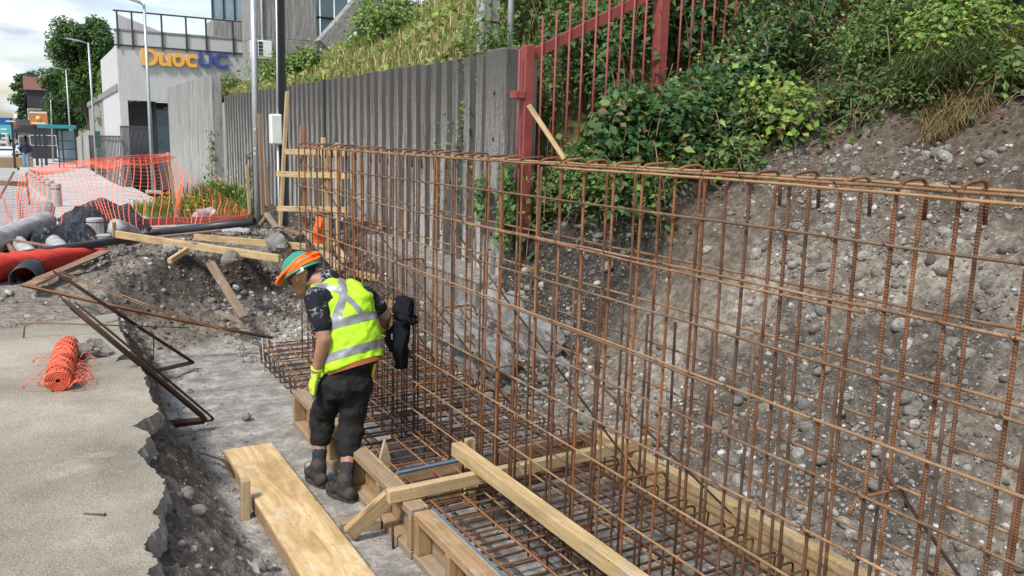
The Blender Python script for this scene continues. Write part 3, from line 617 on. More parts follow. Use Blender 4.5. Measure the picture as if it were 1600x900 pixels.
for i in range(nv + 1):
    y = CY1 - i * 0.2 + random.uniform(-.012, .012)
    o = ob('vertical_bar', hookB if random.random() < .75 else hookA, cage, cg((CX, y, zc * 0)) , (random.uniform(-.008, .008), random.uniform(-.006, .006), random.uniform(-.10, .04))); o.location.z = -zc + random.uniform(-.006, .006)
    o = ob('vertical_bar', hookC, cage, cg((CX + 0.125, y + random.uniform(-.02, .02), 0)), (random.uniform(-.010, .010), random.uniform(-.006, .006), random.uniform(-.10, .10))); o.location.z = -zc + random.uniform(-.008, .008)
    o = ob('starter_bar', starter, cage, cg((CX + 0.112, y + 0.03 + random.uniform(-.012, .012), 0)), (random.uniform(-.012, .012), random.uniform(-.01, .01), 0)); o.location.z = -zc
    if False:
        o = ob('starter_bar', starterF, cage, cg((CX + 0.014, y - 0.025 + random.uniform(-.012, .012), 0)), (random.uniform(-.012, .012), random.uniform(-.01, .01), 0)); o.location.z = -zc + random.uniform(-.45, -.2) * 0
def wavy(p0, p1, n, a):
    p0 = Vector(p0); p1 = Vector(p1); ph = random.uniform(0, 6); o = []
    for i in range(n + 1):
        t = i / n; o.append(p0.lerp(p1, t) + Vector((a * .4 * math.sin(ph + t * 9), 0, a * math.sin(ph * 2 + t * 7) + random.uniform(-a, a) * .35)))
    return o
HL = [2.19, 2.02, 1.82, 1.61, 1.42, 1.23, 1.03, 0.83, 0.63, 0.43, 0.24]
for j, z in enumerate(HL):
    tube('horizontal_bar', [cg(p) for p in wavy((CX - 0.014, CY0 - 0.1, z), (CX - 0.014, CY1 + 0.05, z - 0.01), 40, 0.005)], 0.0055, 'rebar_horizontal', cage)
    if j != 1: tube('horizontal_bar', [cg(p) for p in wavy((CX + 0.14, CY0 - 0.1, z + 0.005), (CX + 0.14, CY1 + 0.05, z - 0.012), 40, 0.006)], 0.0055, 'rebar_horizontal', cage)
    if j in (0, 2, 4): tube('lap_bar', [cg(p) for p in wavy((CX - 0.022, 1.0 + j * .3, z - 0.016), (CX - 0.022, 3.4 + j * .5, z - 0.014), 16, 0.003)], 0.0053, 'rebar_horizontal', cage)
# spacers between the layers and diagonal braces
for (y, z) in ((5.4, 1.44), (4.6, 1.25), (3.9, 1.04), (1.55, 1.22), (6.2, 1.63), (2.7, 0.84), (5.0, 0.64), (1.1, 1.04)):
    tube('spacer_bar', [cg(p) for p in bend([(CX - 0.05, y + .01, z - 0.06), (CX - 0.03, y, z), (CX + 0.17, y - 0.02, z + .004), (CX + 0.2, y - 0.02, z - 0.07)], 0.02)], 0.006, 'rebar_rust', cage)
for p0, p1 in (((2.28, 6.7, 1.80), (2.95, 4.9, 0.30)), ((2.30, 5.0, 1.85), (3.05, 3.6, 0.28)), ((2.30, 1.55, 1.28), (3.05, 1.25, 0.30)), ((2.29, 7.6, 1.9), (2.9, 6.1, 0.3)), ((2.30, 3.6, 1.3), (3.1, 2.9, 0.35))):
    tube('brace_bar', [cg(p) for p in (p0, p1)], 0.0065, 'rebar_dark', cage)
# footing mat: bottom and top layers, edge hooks
MX0, MX1 = 1.80, 3.20
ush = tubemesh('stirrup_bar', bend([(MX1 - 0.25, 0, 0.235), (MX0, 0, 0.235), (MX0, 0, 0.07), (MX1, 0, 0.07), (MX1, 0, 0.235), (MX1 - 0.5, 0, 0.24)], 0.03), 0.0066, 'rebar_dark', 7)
tsp = tubemesh('transverse_bar', bend([(MX0 + 0.02, 0, 0.12), (MX0, 0, 0.25), (MX1, 0, 0.25), (MX1 - 0.02, 0, 0.13)], 0.03), 0.0066, 'rebar_rust', 7)
for i in range(47):
    y = CY1 + 0.03 - i * 0.18
    o = ob('stirrup_bar', ush, cage, cg((0, y + random.uniform(-.012, .012), 0)), (random.uniform(-.04, .04), 0, random.uniform(-.012, .012))); o.location.z = -zc; 
    o = ob('transverse_bar', tsp, cage, cg((0, y + 0.085 + random.uniform(-.015, .015), 0)), (random.uniform(-.08, .08), 0, random.uniform(-.012, .012))); o.location.z = -zc + random.uniform(-.008, .004)
for x in np.linspace(MX0 + 0.03, MX1 - 0.03, 8):
    tube('longitudinal_bar', [cg(p) for p in wavy((x, CY0 - .1, 0.262), (x, CY1 + 0.08, 0.258), 30, 0.005)], 0.0066, 'rebar_rust', cage)
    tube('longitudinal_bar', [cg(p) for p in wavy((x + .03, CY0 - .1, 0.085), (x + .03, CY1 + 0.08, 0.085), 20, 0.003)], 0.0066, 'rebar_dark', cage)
# tie wires: small loops at crossings, too small to pick apart
lines = []
for j, z in enumerate(HL[:9]):
    for i in range(0, nv):
        if random.random() < 0.55:
            y = CY1 - i * 0.2; lines.append([cg((CX - 0.026, y - 0.012, z - 0.012)), cg((CX - 0.026, y + 0.012, z + 0.012))]); lines.append([cg((CX - 0.024, y, z)), cg((CX - 0.045, y + random.uniform(-.02, .02), z + random.uniform(-.02, .02)))])
props(ob('tie_wire', multitube('tie_wire', lines, 0.0019, 'rebar_dark', 4), cage), kind='stuff')
# ================================================================== FORMWORK
simple('blue_strip', (0.10, 0.17, 0.23), 0.5, 0, 0.2, 8, 0.05)
def formpanel(name, y0, y1, x0, x1, z0, z1, inner, mat, label, studs, blue=False, tilt=0):
    """stud frame with plywood on the inner side; inner = +1 when the ply faces +X"""
    e = empty(name, ((x0 + x1) / 2, (y0 + y1) / 2, z0), tilt, label, 'formwork'); q = lambda x, y, z: Vector((x, y, z)) - Vector(e.location)
    pl = 0.018; px = x1 - pl if inner > 0 else x0
    fx0, fx1 = (x0, x1 - pl - .001) if inner > 0 else (x0 + pl + .001, x1)
    box('plywood_face', q(px, y0, z0), q(px + pl, y1, z1 - 0.002), mat, e, 0.002)
    xm = (fx0 + fx1) / 2; wd = fx1 - fx0
    beam('top_rail', q(xm, y0, z1 - 0.025), q(xm, y1, z1 - 0.025), wd, 0.05, mat, e, bev=0.006)
    beam('bottom_rail', q(xm, y0, z0 + 0.025), q(xm, y1, z0 + 0.025), wd, 0.05, mat, e, bev=0.006)
    for y in studs: beam('stud', q(xm, y, z0 + 0.051), q(xm, y, z1 - 0.051), 0.05, wd - .004, mat, e, up=(1, 0, 0), bev=0.004)
    if blue: box('blue_strip', q(x1 + 0.001, y0, z1 - 0.05), q(x1 + 0.009, y1, z1 + 0.004), 'blue_strip', e, 0.001)
    return e
formpanel('formwork_panel', 3.90, 6.30, 1.655, 1.765, 0.0, 0.295, 1, 'wood_form', 'far timber formwork panel with open studs at the worker\'s feet', [3.925, 4.42, 4.90, 5.38, 5.85, 6.27])
formpanel('formwork_panel', 0.9, 3.875, 1.662, 1.772, 0.0, 0.29, 1, 'wood_form', 'near timber formwork panel with blue edge strip along its inner top', [3.845, 3.45, 3.05, 2.65, 2.2, 1.7, 1.2], True)
formpanel('formwork_panel', 0.6, 4.47, 3.285, 3.37, 0.0, 0.30, -1, 'wood_new', 'long timber formwork side on the stony bank side of the footing', [0.65, 1.2, 1.8, 2.4, 3.0, 3.6, 4.2])
dv = empty('divider_board', (2.48, 4.45, 0.0), 0.05, 'timber stop board closing the footing across its width', 'formwork')
box('board', (-0.70, -0.012, 0.01), (0.02, 0.012, 0.285), 'wood_form', dv); box('board', (0.03, -0.012, 0.01), (0.80, 0.012, 0.295), 'wood_red', dv)
box('edge_strip', (-0.70, -0.016, 0.287), (0.02, 0.014, 0.294), 'blue_strip', dv, 0.001)
props(beam('wooden_stake', (2.27, 4.39, 0.0), (2.27, 4.41, 0.43), 0.045, 0.07, 'wood_new', up=(1, 0, 0)), 'square timber stake standing inside the footing beside the long beam', 'stake')
props(beam('cross_beam', (1.575, 4.03, 0.335), (3.43, 4.04, 0.345), 0.05, 0.075, 'wood_new'), 'sawn timber beam laid across the formwork, passing through the rebar', 'beam')
props(beam('long_beam', (2.135, 4.32, 0.42), (2.175, 1.3, 0.41), 0.07, 0.085, 'wood_new'), 'long squared timber beam running along the footing, resting on the cross beam', 'beam')
props(beam('short_block', (1.42, 4.40, 0.033), (1.65, 4.34, 0.033), 0.09, 0.065, 'wood_form'), 'short timber block on the pit floor under the diagonal strut', 'block')
props(beam('diagonal_strut', (1.42, 4.24, 0.055), (1.645, 4.17, 0.27), 0.09, 0.045, 'wood_new', up=(0, 1, 0)), 'short diagonal timber strut propping the far formwork panel', 'strut')
def picket(name, base, h, wd, label, mat='wood_new'):
    V = [(-wd / 2, -.012, 0), (wd / 2, -.012, 0), (wd / 2, -.012, h * .7), (0, -.012, h), (-wd / 2, -.012, h * .7)]; V = V + [(x, .012, z) for x, y, z in V]
    F = [(0, 1, 2, 3, 4), (9, 8, 7, 6, 5)] + [(i, i + 5, (i + 1) % 5 + 5, (i + 1) % 5) for i in range(5)]
    return props(ob(name, me(name, V, F, mat), None, base, (0, 0, 0.1)), label, 'stake')
picket('pointed_stake', (1.80, 4.66, 0.02), 0.40, 0.07, 'small pointed wooden stake beside the stop board')
tube_p = tube('steel_pin', [(1.62, 4.06, 0.0), (1.615, 4.065, 0.15)], 0.008, 'rebar_dark'); props(tube_p, 'short rusty steel pin driven at the foot of the formwork', 'pin')
# plywood panel lying on the pit floor
pa, pb_, pc, pd = onz(355, 705, .11), onz(415, 683, .11), onz(590, 897, .11), onz(470, 900, .11)
xd = (pb_ - pa).normalized(); yd = ((pa + pb_) / 2 - Vector((1.2, 3.3, .11))).normalized(); rz = math.atan2(yd.y, yd.x) - PI / 2
pan = empty('lying_formwork_panel', (1.19, 4.35, 0.012), rz, 'plywood-faced formwork panel lying flat beside the worker', 'formwork')
L0, L1, HWD = -1.7, 1.36, 0.165
pm = ob('plywood_face', boxmesh('plywood_face', L1 - L0, 2 * HWD, 0.018, 'plywood', 0.003), pan, (0, (L0 + L1) / 2, 0.091), (0, 0, PI / 2))
for s in (-1, 1): beam('side_rail', (s * (HWD - 0.025), L0, 0.041), (s * (HWD - 0.025), L1, 0.041), 0.05, 0.08, 'wood_form', pan)
for y in np.linspace(L0 + .03, L1 - .03, 6): beam('cross_rib', (-HWD + 0.055, y, 0.041), (HWD - 0.055, y, 0.041), 0.045, 0.078, 'wood_form', pan)
pan.rotation_euler.x = 0.0
sp_ = onz(383, 806, 0.02)
props(beam('wooden_stake', (sp_.x, sp_.y, -0.02), (sp_.x + .012, sp_.y + .02, 0.24), 0.048, 0.05, 'wood_new', up=(1, 0, 0)), 'square timber stake driven beside the lying plywood panel', 'stake')
# ================================================================== VEGETATION
def leaf_mat(name, rough=0.55, trans=0.35):
    m = MT(name, rough, 0, 0.35); a = m.attr('col').outputs['Color']; v = m.coord('Object'); n = m.noise(v, 30, 3, 0.6)
    c = m.mix(m.math('MULTIPLY', n, 0.5), a, m.mix(0.5, a, (0.02, 0.035, 0.008)))
    m.col(c); t = m.n('ShaderNodeBsdfTranslucent'); m.l(m.mix(1.0, c, (1.0, 1.1, 0.45), 'MULTIPLY'), t.inputs[0])
    mx_ = m.n('ShaderNodeMixShader'); mx_.inputs[0].default_value = trans; m.l(m.b.outputs[0], mx_.inputs[1]); m.l(t.outputs[0], mx_.inputs[2])
    m.l(mx_.outputs[0], m.t.nodes['Material Output'].inputs['Surface'])
leaf_mat('leaf'); leaf_mat('grass', 0.6, 0.3)
simple('stem', (0.20, 0.14, 0.08), 0.85, 0, 0.3, 20, 0.2); simple('bark', (0.10, 0.08, 0.065), 0.9, 0, 0.3, 6, 0.6)
def unit(a): return a / np.maximum(np.linalg.norm(a, axis=-1, keepdims=True), 1e-9)
def leaves(P, Nn, size, cols, aspect=0.6, curl=0.18):
    """folded pointed leaves: P points, Nn normals, size per leaf -> V, F, C"""
    n = len(P); t = unit(np.cross(Nn, RNG.normal(size=(n, 3)))); b = np.cross(Nn, t); s = size[:, None]
    base = P - t * s * 0.5; tip = P + t * s * 0.5 - Nn * s * curl; mid = P - t * s * .05 - Nn * s * 0.05
    l = P - t * s * .08 + b * s * aspect * .5 + Nn * s * 0.06; r = P - t * s * .08 - b * s * aspect * .5 + Nn * s * 0.06
    V = np.stack([base, l, tip, r, mid], 1).reshape(-1, 3); o = (np.arange(n) * 5)[:, None]
    F = np.concatenate([o + np.array([[0, 4, 1]]), o + np.array([[4, 2, 1]]), o + np.array([[0, 3, 4]]), o + np.array([[4, 3, 2]])], 0)
    return V, F, np.repeat(cols, 5, 0)
def palette(n, pal, jit=0.32):
    p = np.array(pal); i = RNG.integers(0, len(p), n); return p[i] * RNG.uniform(1 - jit, 1 + jit, (n, 1))
DARK = [(0.042, 0.095, 0.026), (0.058, 0.125, 0.032), (0.075, 0.155, 0.040), (0.050, 0.110, 0.048)]
MID = [(0.085, 0.165, 0.040), (0.115, 0.205, 0.048), (0.070, 0.140, 0.040), (0.14, 0.23, 0.055)]
LIME = [(0.22, 0.32, 0.06), (0.16, 0.27, 0.06), (0.27, 0.36, 0.075), (0.12, 0.21, 0.05)]
def surfz(x, y):
    x = np.asarray(x, float); y = np.asarray(y, float); return np.where((y > 7.12) & (x > 4.1), hill(x, y), terrain(x, y, False))
def bush(name, x, y, r, h, n, pal, leaf, label, group=None, lean=(0, 0), flowers=None):
    z0 = float(surfz(x, y)); e = empty(name, (x, y, z0), 0, label, 'shrub', group)
    nc = 16; P, NN = [], []; lines = []
    for i in range(nc):
        a = random.uniform(0, 2 * PI); q = r * random.uniform(0.35, 1.0); hh = h * random.uniform(0.45, 1.0) * (1.15 - 0.4 * q / r)
        end = Vector((math.cos(a) * q + lean[0], math.sin(a) * q + lean[1], hh * random.uniform(.35, .9)))
        ez = float(surfz(x + end.x, y + end.y)) - z0; end.z = max(end.z + ez * 0.75, ez + 0.06)
        c = bezier((math.cos(a) * .08, math.sin(a) * .08, 0), (end.x * .2, end.y * .2, hh * .9 + max(0, ez * .3)), (end.x * .7, end.y * .7, max(hh * 1.15, end.z + .1)), end, 10); lines.append(c)
        k = n // nc; t = RNG.uniform(0.12, 1.0, k) ** 0.75; cp = np.array([p[:] for p in c]); f = t * 10; j = np.minimum(f.astype(int), 9); fr = (f - j)[:, None]
        p = cp[j] * (1 - fr) + cp[j + 1] * fr; sp = RNG.normal(size=(k, 3)) * (0.05 + 0.11 * r * np.array([1, 1, .8])); P.append(p + sp)
        NN.append(unit(unit(sp) * 0.55 + np.array([-.18, -.25, 0.75]) + RNG.normal(size=(k, 3)) * 0.38))
    P = np.concatenate(P); NN = np.concatenate(NN)
    gz = surfz(P[:, 0] + x, P[:, 1] + y) - z0; P[:, 2] = np.maximum(P[:, 2], gz + 0.02 + RNG.random(len(P)) * .03)
    cl = palette(len(P), pal + pal + pal + [(0.15, 0.24, 0.06), (0.20, 0.27, 0.07), (0.17, 0.13, 0.06)]); cl *= (0.85 + 0.6 * RNG.random((len(P), 1)))
    V, F, C = leaves(P, NN, leaf * RNG.uniform(.35, 1.35, len(P)), cl, RNG.uniform(.5, .75))
    ob('foliage', fastmesh('foliage', V, F, 'leaf', False, C), e)
    for _ in range(8):
        a = random.uniform(0, 2 * PI); q = r * random.uniform(.5, 1.1); zz = float(surfz(x + math.cos(a) * q, y + math.sin(a) * q)) - z0; lines.append(bezier((math.cos(a) * q * .4, math.sin(a) * q * .4, max(0, zz * .4)), (math.cos(a) * q * .6, math.sin(a) * q * .6, zz * .6 + h * .9), (math.cos(a) * q * .9 - .05, math.sin(a) * q * .9 - .05, zz + h * random.uniform(.7, 1.25)), (math.cos(a) * q - .12, math.sin(a) * q - .15, zz + h * random.uniform(.3, 1.2)), 8))
    ob('stems', multitube('stems', lines, 0.0055, 'stem', 4), e)
    if flowers:
        k, fc = flowers; i = RNG.choice(len(P), k); q = P[i] + unit(NN[i]) * .05 + np.array([-.02, -.05, .03])
        V, F, C = leaves(np.repeat(q, 3, 0), unit(RNG.normal(size=(3 * k, 3)) + np.array([-.3, -.6, .6])), np.full(3 * k, .034), np.tile(np.array([fc]), (3 * k, 1)), .9, 0)
        props(ob('flowers', fastmesh('flowers', V, F, 'leaf', False, C), e), kind='stuff')
    return e
BL = [ # x, y, radius, height, leaves, palette, leaf size, label
 (4.62, 6.55, .50, .75, 2200, MID, .075, 'leafy bramble at the foot of the first red fence post'),
 (4.35, 7.05, .38, .60, 1300, MID, .070, 'small bramble tangle between the wall end and the red fence'),
 (5.05, 6.40, .62, 1.05, 3000, DARK, .085, 'dense dark bramble draped over the lower red fence pickets'),
 (5.55, 6.15, .60, .95, 2800, DARK, .085, 'dark bramble below the second red fence post'),
 (4.55, 8.1, .70, 1.2, 3000, MID, .075, 'tall green shrub behind the pale concrete pole'),
 (5.3, 7.7, .85, 1.5, 3600, DARK, .080, 'tall dark shrub behind the first span of red fence'),
 (6.3, 7.6, .95, 1.6, 4000, DARK, .085, 'tall dark shrub behind the second red fence post'),
 (5.4, 9.2, 1.0, 1.9, 3600, MID, .085, 'large green thicket uphill between wall top and red fence'),
 (7.0, 9.2, 1.2, 2.0, 4200, DARK, .095, 'large dark thicket high behind the red fence'),
 (6.05, 5.75, .50, .62, 1900, LIME, .075, 'lime green flowering shrub at the lip of the cut bank'),
 (6.3, 6.5, .70, 1.0, 2800, DARK, .085, 'dark leafy shrub with small white flowers above the cut bank'),
 (7.2, 6.6, .85, 1.2, 3200, DARK, .085, 'dark shrub overgrowing the upper red fence'),
 (7.35, 5.6, .75, .9, 3000, MID, .080, 'mid green shrub high on the bank right of the white flowers'),
 (8.2, 7.3, 1.1, 1.6, 3800, DARK, .095, 'broad dark shrub at the upper end of the red fence'),
 (8.4, 5.7, 1.0, 1.2, 3400, MID, .085, 'green shrub on the upper bank near the top of the picture'),
 (7.45, 4.85, .55, .60, 2000, LIME, .075, 'bright lime green shrub on the bank above the grass clump'),
 (8.9, 4.5, 1.0, 1.1, 3200, DARK, .085, 'dark shrub at the top of the bank above the dry grass'),
 (7.75, 3.65, .50, .50, 1700, MID, .080, 'leafy green plant on the bank near the right edge'),
 (8.6, 3.4, .8, .8, 2400, DARK, .085, 'dark leafy shrub in the top right corner'),
 (7.0, 4.05, .30, .26, 700, MID, .070, 'small leafy plant at the edge of the bare soil'),
 (6.75, 4.75, .34, .24, 700, MID, .070, 'low weedy patch on the bank below the grass clump'),
 (9.8, 6.3, 1.3, 1.8, 3600, DARK, .10, 'tall dark shrub beyond the lime shrubs uphill'),
 (6.2, 10.8, 1.2, 2.2, 3600, MID, .095, 'rounded green thicket uphill behind the concrete pole'),
 (8.6, 9.4, 1.4, 2.4, 4200, DARK, .105, 'tall dark thicket at the top of the slope'),
 (10.3, 8.4, 1.5, 2.4, 4000, DARK, .11, 'far dark thicket on the upper slope'),
 (6.55, 5.2, .32, .34, 800, DARK, .065, 'dark low bramble spilling over the soil lip'),
 (5.55, 5.75, .34, .40, 900, MID, .065, 'bramble shoots hanging over the dark soil face'),
 (5.0, 6.05, .30, .35, 800, MID, .065, 'bramble trailing down the dark undercut soil'),
]
for i, (x, y, r, h, n, pal, lf, lab) in enumerate(BL):
    fl = (60, (0.75, 0.76, 0.70)) if 'white flowers' in lab else ((16, (0.75, 0.52, 0.03)) if 'lime green flowering' in lab or 'bright lime' in lab else None)
    q_ = (0.62, 1.0, 1.3, 0.85)[i % 4]; lf *= q_; n = int(n / q_ ** 1.4)
    bush('bramble_shrub' if pal is not LIME else 'lime_shrub', x, y, r, h, n, pal, lf, lab, 'shrubs on the bank', (-.1, -.15), fl)
# creeping ground cover over the bank (uncountable)
def cover(name, n, xr, yr, dens, pal, size, label, up=.05, cat='ground cover'):
    X = RNG.uniform(*xr, n); Y = RNG.uniform(*yr, n); k = RNG.random(n) < dens(X, Y); X, Y = X[k], Y[k]; Z_ = surfz(X, Y) + RNG.random(len(X)) ** 1.5 * up + .01
    NN = unit(RNG.normal(size=(len(X), 3)) * .45 + np.array([-.25, -.2, .8]))
    V, F, C = leaves(np.stack([X, Y, Z_], -1), NN, size * RNG.uniform(.5, 1.3, len(X)), palette(len(X), pal, .35), .65)
    return props(ob(name, fastmesh(name, V, F, 'leaf', False, C)), label, cat, kind='stuff')
cutl = lambda X, Y: (terrain(X, Y, False) > znat(X, Y) - .12)
cover('ground_cover', 26000, (4.1, 10), (2.0, 7.1), lambda X, Y: cutl(X, Y) * np.clip(.3 + fbm(X, Y, 1.3, 3, 44) * 1.1 + .5 * sstep(2.5, 3.4, znat(X, Y)), 0, 1), DARK + MID, .06, 'creeping green leaves covering the bank under the shrubs', .22)
cover('leaf_litter', 5000, (4.1, 9), (2.0, 7.0), lambda X, Y: cutl(X, Y) * .8, [(0.16, .09, .05), (0.22, .15, .09), (.10, .06, .04), (.20, .06, .05)], .05, 'dry brown and reddish leaves on the bank lip', .03)
# grass
def blades(P, H, lean, cols, wd=0.006, droop=0.5):
    n = len(P); a = RNG.uniform(0, 2 * PI, n); d = np.stack([np.cos(a), np.sin(a), np.zeros(n)], -1) * RNG.uniform(.2, 1, (n, 1)) + np.array(lean); b = unit(np.cross(d + np.array([1e-3, 0, 0]), [0, 0, 1.])) * wd
    up = np.array([0, 0, 1.]); h = H[:, None]
    p1 = P + up * h * .5 + d * h * .18; p2 = P + up * h * (.9 - droop * .35) + d * h * (.35 + droop * .3)
    V = np.stack([P - b, P + b, p1 + b * .8, p1 - b * .8, p2], 1).reshape(-1, 3); o = (np.arange(n) * 5)[:, None]
    F = np.concatenate([o + np.array([[0, 1, 2]]), o + np.array([[0, 2, 3]]), o + np.array([[3, 2, 4]])], 0); return V, F, np.repeat(cols, 5, 0)
GREEN = [(0.10, 0.15, 0.04), (0.14, 0.19, 0.05), (0.08, 0.13, 0.04)]; STRAW = [(0.30, 0.22, 0.11), (0.36, 0.26, 0.14), (0.22, 0.17, 0.09)]
def tuft(name, x, y, r, h, n, pal, label, lean=(-.4, -.5, -.35), wd=.005, cat='grass clump', droop=1.0):
    a = RNG.uniform(0, 2 * PI, n); q = r * np.sqrt(RNG.random(n)); X = x + np.cos(a) * q; Y = y + np.sin(a) * q; z0 = float(surfz(x, y)); P = np.stack([X - x, Y - y, surfz(X, Y) - z0], -1)
    V, F, C = blades(P, h * RNG.uniform(.4, 1.2, n), lean, palette(n, pal), wd, droop)
    return props(ob(name, fastmesh(name, V, F, 'grass', False, C), None, (x, y, z0)), label, cat, 'grass clumps on the bank')
tuft('grass_clump', 7.05, 4.65, .38, .70, 2000, GREEN + STRAW[:1] + GREEN, 'long green grass clump hanging over the bank below the lime shrub', (-.5, -.4, -.5))
tuft('grass_clump', 7.25, 4.2, .55, .50, 800, STRAW + GREEN[:1], 'dry straw coloured grass clump on the bank right of the green clump', (-.5, -.4, -.3))
tuft('grass_clump', 6.6, 4.2, .25, .30, 700, STRAW, 'small dry root tangle hanging over the bare soil edge', (-.6, -.4, -.9))
tuft('grass_clump', 8.4, 4.0, .4, .8, 900, GREEN, 'tall thin grass stems high on the bank at the right', (-.1, -.2, .1))
tuft('grass_clump', 4.9, 6.35, .2, .40, 500, STRAW + GREEN, 'dry stalks at the foot of the red fence', (-.3, -.3, -.2))
tw_ = []
for _ in range(420):
    x = random.uniform(4.3, 8.5); y = random.uniform(2.4, 6.9)
    if not bool(cutl(np.array(x), np.array(y))): continue
    z = float(surfz(x, y)); l = random.uniform(.15, .6); a = random.uniform(0, 6.28); tw_.append(bezier((x, y, z + .02), (x + math.cos(a) * l * .3, y + math.sin(a) * l * .3, z + .2 * random.random() + .1), (x + math.cos(a) * l * .7 - .1, y + math.sin(a) * l * .7 - .1, z + .15 * random.random()), (x + math.cos(a) * l - .2 * l, y + math.sin(a) * l - .2 * l, z - .1 * random.random()), 6))
props(ob('dry_twigs', multitube('dry_twigs', tw_, .0035, 'stem', 4)), 'bare dry twigs and roots tangled along the lip of the bank', 'twigs', kind='stuff')
# hillside cover seen over the wall
def hillcover(n, yr, xw, pal, size, name, label):
    Y = RNG.uniform(*yr, n); X = 4.18 + RNG.random(n) ** 1.3 * xw; k = RNG.random(n) < np.clip(.55 + 1.2 * fbm(X, Y, .7, 3, 66), .08, 1); X, Y = X[k], Y[k]
    Z_ = hill(X, Y) + RNG.random(len(X)) * (.12 + .40 * np.clip(fbm(X, Y, 1.4, 3, 67), 0, 1)); V, F, C = leaves(np.stack([X, Y, Z_], -1), unit(RNG.normal(size=(len(X), 3)) * .5 + np.array([-.3, -.4, .6])), size * RNG.uniform(.5, 1.4, len(X)), palette(len(X), pal, .35), .6)
    return props(ob(name, fastmesh(name, V, F, 'leaf', False, C)), label, 'ground cover', kind='stuff')
hillcover(52000, (8.5, 30), 9, [(0.30, 0.40, 0.09), (0.24, 0.34, 0.08), (0.36, 0.42, 0.11)] + MID[:2] + [(0.44, 0.39, 0.15), (.40, .33, .18), (.40, .29, .19)], .13, 'hillside_weeds', 'sunlit weeds and small leafy plants covering the hillside')
n = 26000; Y = RNG.uniform(8, 31, n); X = 4.17 + RNG.random(n) ** 1.3 * 9; P = np.stack([X, Y, hill(X, Y)], -1)
V, F, C = blades(P, RNG.uniform(.12, .42, n), (-.1, -.1, 0), palette(n, [(0.52, 0.45, 0.22), (0.38, 0.38, 0.14), (.58, .48, .28), (.30, .35, .11)]), .010, .5)
props(ob('hillside_grass', fastmesh('hillside_grass', V, F, 'grass', False, C)), 'dry and green grass standing on the sunlit hillside', 'grass', kind='stuff')
for x, y, r, h, lab in ((4.6, 23.5, .6, .6, 'low yellow green shrub above the smooth wall section'), (5.0, 19.5, .8, .8, 'yellow green shrub on the hillside behind the black post'), (4.7, 16.6, .55, .6, 'small leafy shrub on the hillside edge above the ribs'), (5.6, 14.8, .7, .8, 'bushy green shrub in the middle of the hillside'), (6.6, 17.2, .9, .9, 'broad light shrub beside the sloping concrete column')):
    bush('hill_shrub', x, y, r, h, 1500, LIME + MID, .095, lab, 'shrubs on the hillside', (0, 0), (12, (.8, .6, .05)))
# pine sapling on the hill
def sapling(x, y, h, label):
    z0 = float(hill(x, y)); e = empty('pine_sapling', (x, y, z0), 0, label, 'tree')
    ob('trunk', tubemesh('trunk', [(0, 0, -.1), (.02, 0, h * .5), (0, .02, h)], [.035, .022, .006], 'bark', 6), e)
    P, NN, L = [], [], []
    for i in range(34):
        t = .18 + .8 * i / 34; a = i * 2.4; ln = .62 * (1.05 - t); c = [Vector((0, 0, h * t)), Vector((math.cos(a) * ln * .6, math.sin(a) * ln * .6, h * t + .05)), Vector((math.cos(a) * ln, math.sin(a) * ln, h * t + .18))]; L.append(c)
        for k in range(60): q = random.random(); p = c[0].lerp(c[2], q); P.append((p.x + random.gauss(0, .03), p.y + random.gauss(0, .03), p.z + random.gauss(0, .03))); NN.append((random.gauss(0, 1), random.gauss(0, 1), random.gauss(0, 1)))
    V, F, C = leaves(np.array(P), unit(np.array(NN)), np.full(len(P), .14), palette(len(P), [(0.03, .075, .035), (.045, .09, .04)]), .12, 0)
    ob('crown', fastmesh('crown', V, F, 'leaf', False, C), e); ob('branches', multitube('branches', L, .006, 'bark', 4), e)
q = onx(618, 60, 7.0); sapling(7.0, q.y, 2.3, 'thin young pine sapling on the hillside')
# trees
def tree(name, x, y, z0, h, cr, cz, n, pal, leaf, label, group=None, tilt=0, trunk=.22):
    e = empty(name, (x, y, z0), 0, label, 'tree', group); r = random.Random(int(x * 100 + y)); L = []; cl = []
    for i in range(46):
        a = r.uniform(0, 2 * PI); el = r.uniform(-.55, 1.0); q = r.uniform(.45, 1.0); c = Vector((math.cos(a) * math.cos(el) * cr[0] * q, math.sin(a) * math.cos(el) * cr[0] * q, cz + math.sin(el) * cr[1] * q)); cl.append(c)
        L.append(bezier((0, 0, h * .18), (0, 0, h * .45), c * .6 + Vector((0, 0, h * .1)), c, 6))
    ob('trunk', tubemesh('trunk', [(0, 0, -.3), (.05, 0, h * .25), (0, .05, h * .6)], [trunk, trunk * .7, trunk * .3], 'bark', 8), e); ob('limbs', multitube('limbs', L, trunk * .18, 'bark', 5), e)
    k = n // len(cl); P, NN = [], []
    for c in cl:
        d = unit(RNG.normal(size=(k, 3))); rad = cr[0] * .36 * RNG.uniform(.7, 1.2); q = d * (RNG.random((k, 1)) ** .4) * rad; P.append(q + np.array(c[:])); NN.append(unit(d * .7 + np.array([-.1, -.1, .5]) + RNG.normal(size=(k, 3)) * .35))
    P = np.concatenate(P); V, F, C = leaves(P, np.concatenate(NN), leaf * RNG.uniform(.6, 1.3, len(P)), palette(len(P), pal), .65)
    ob('crown', fastmesh('crown', V, F, 'leaf', False, C), e); return e
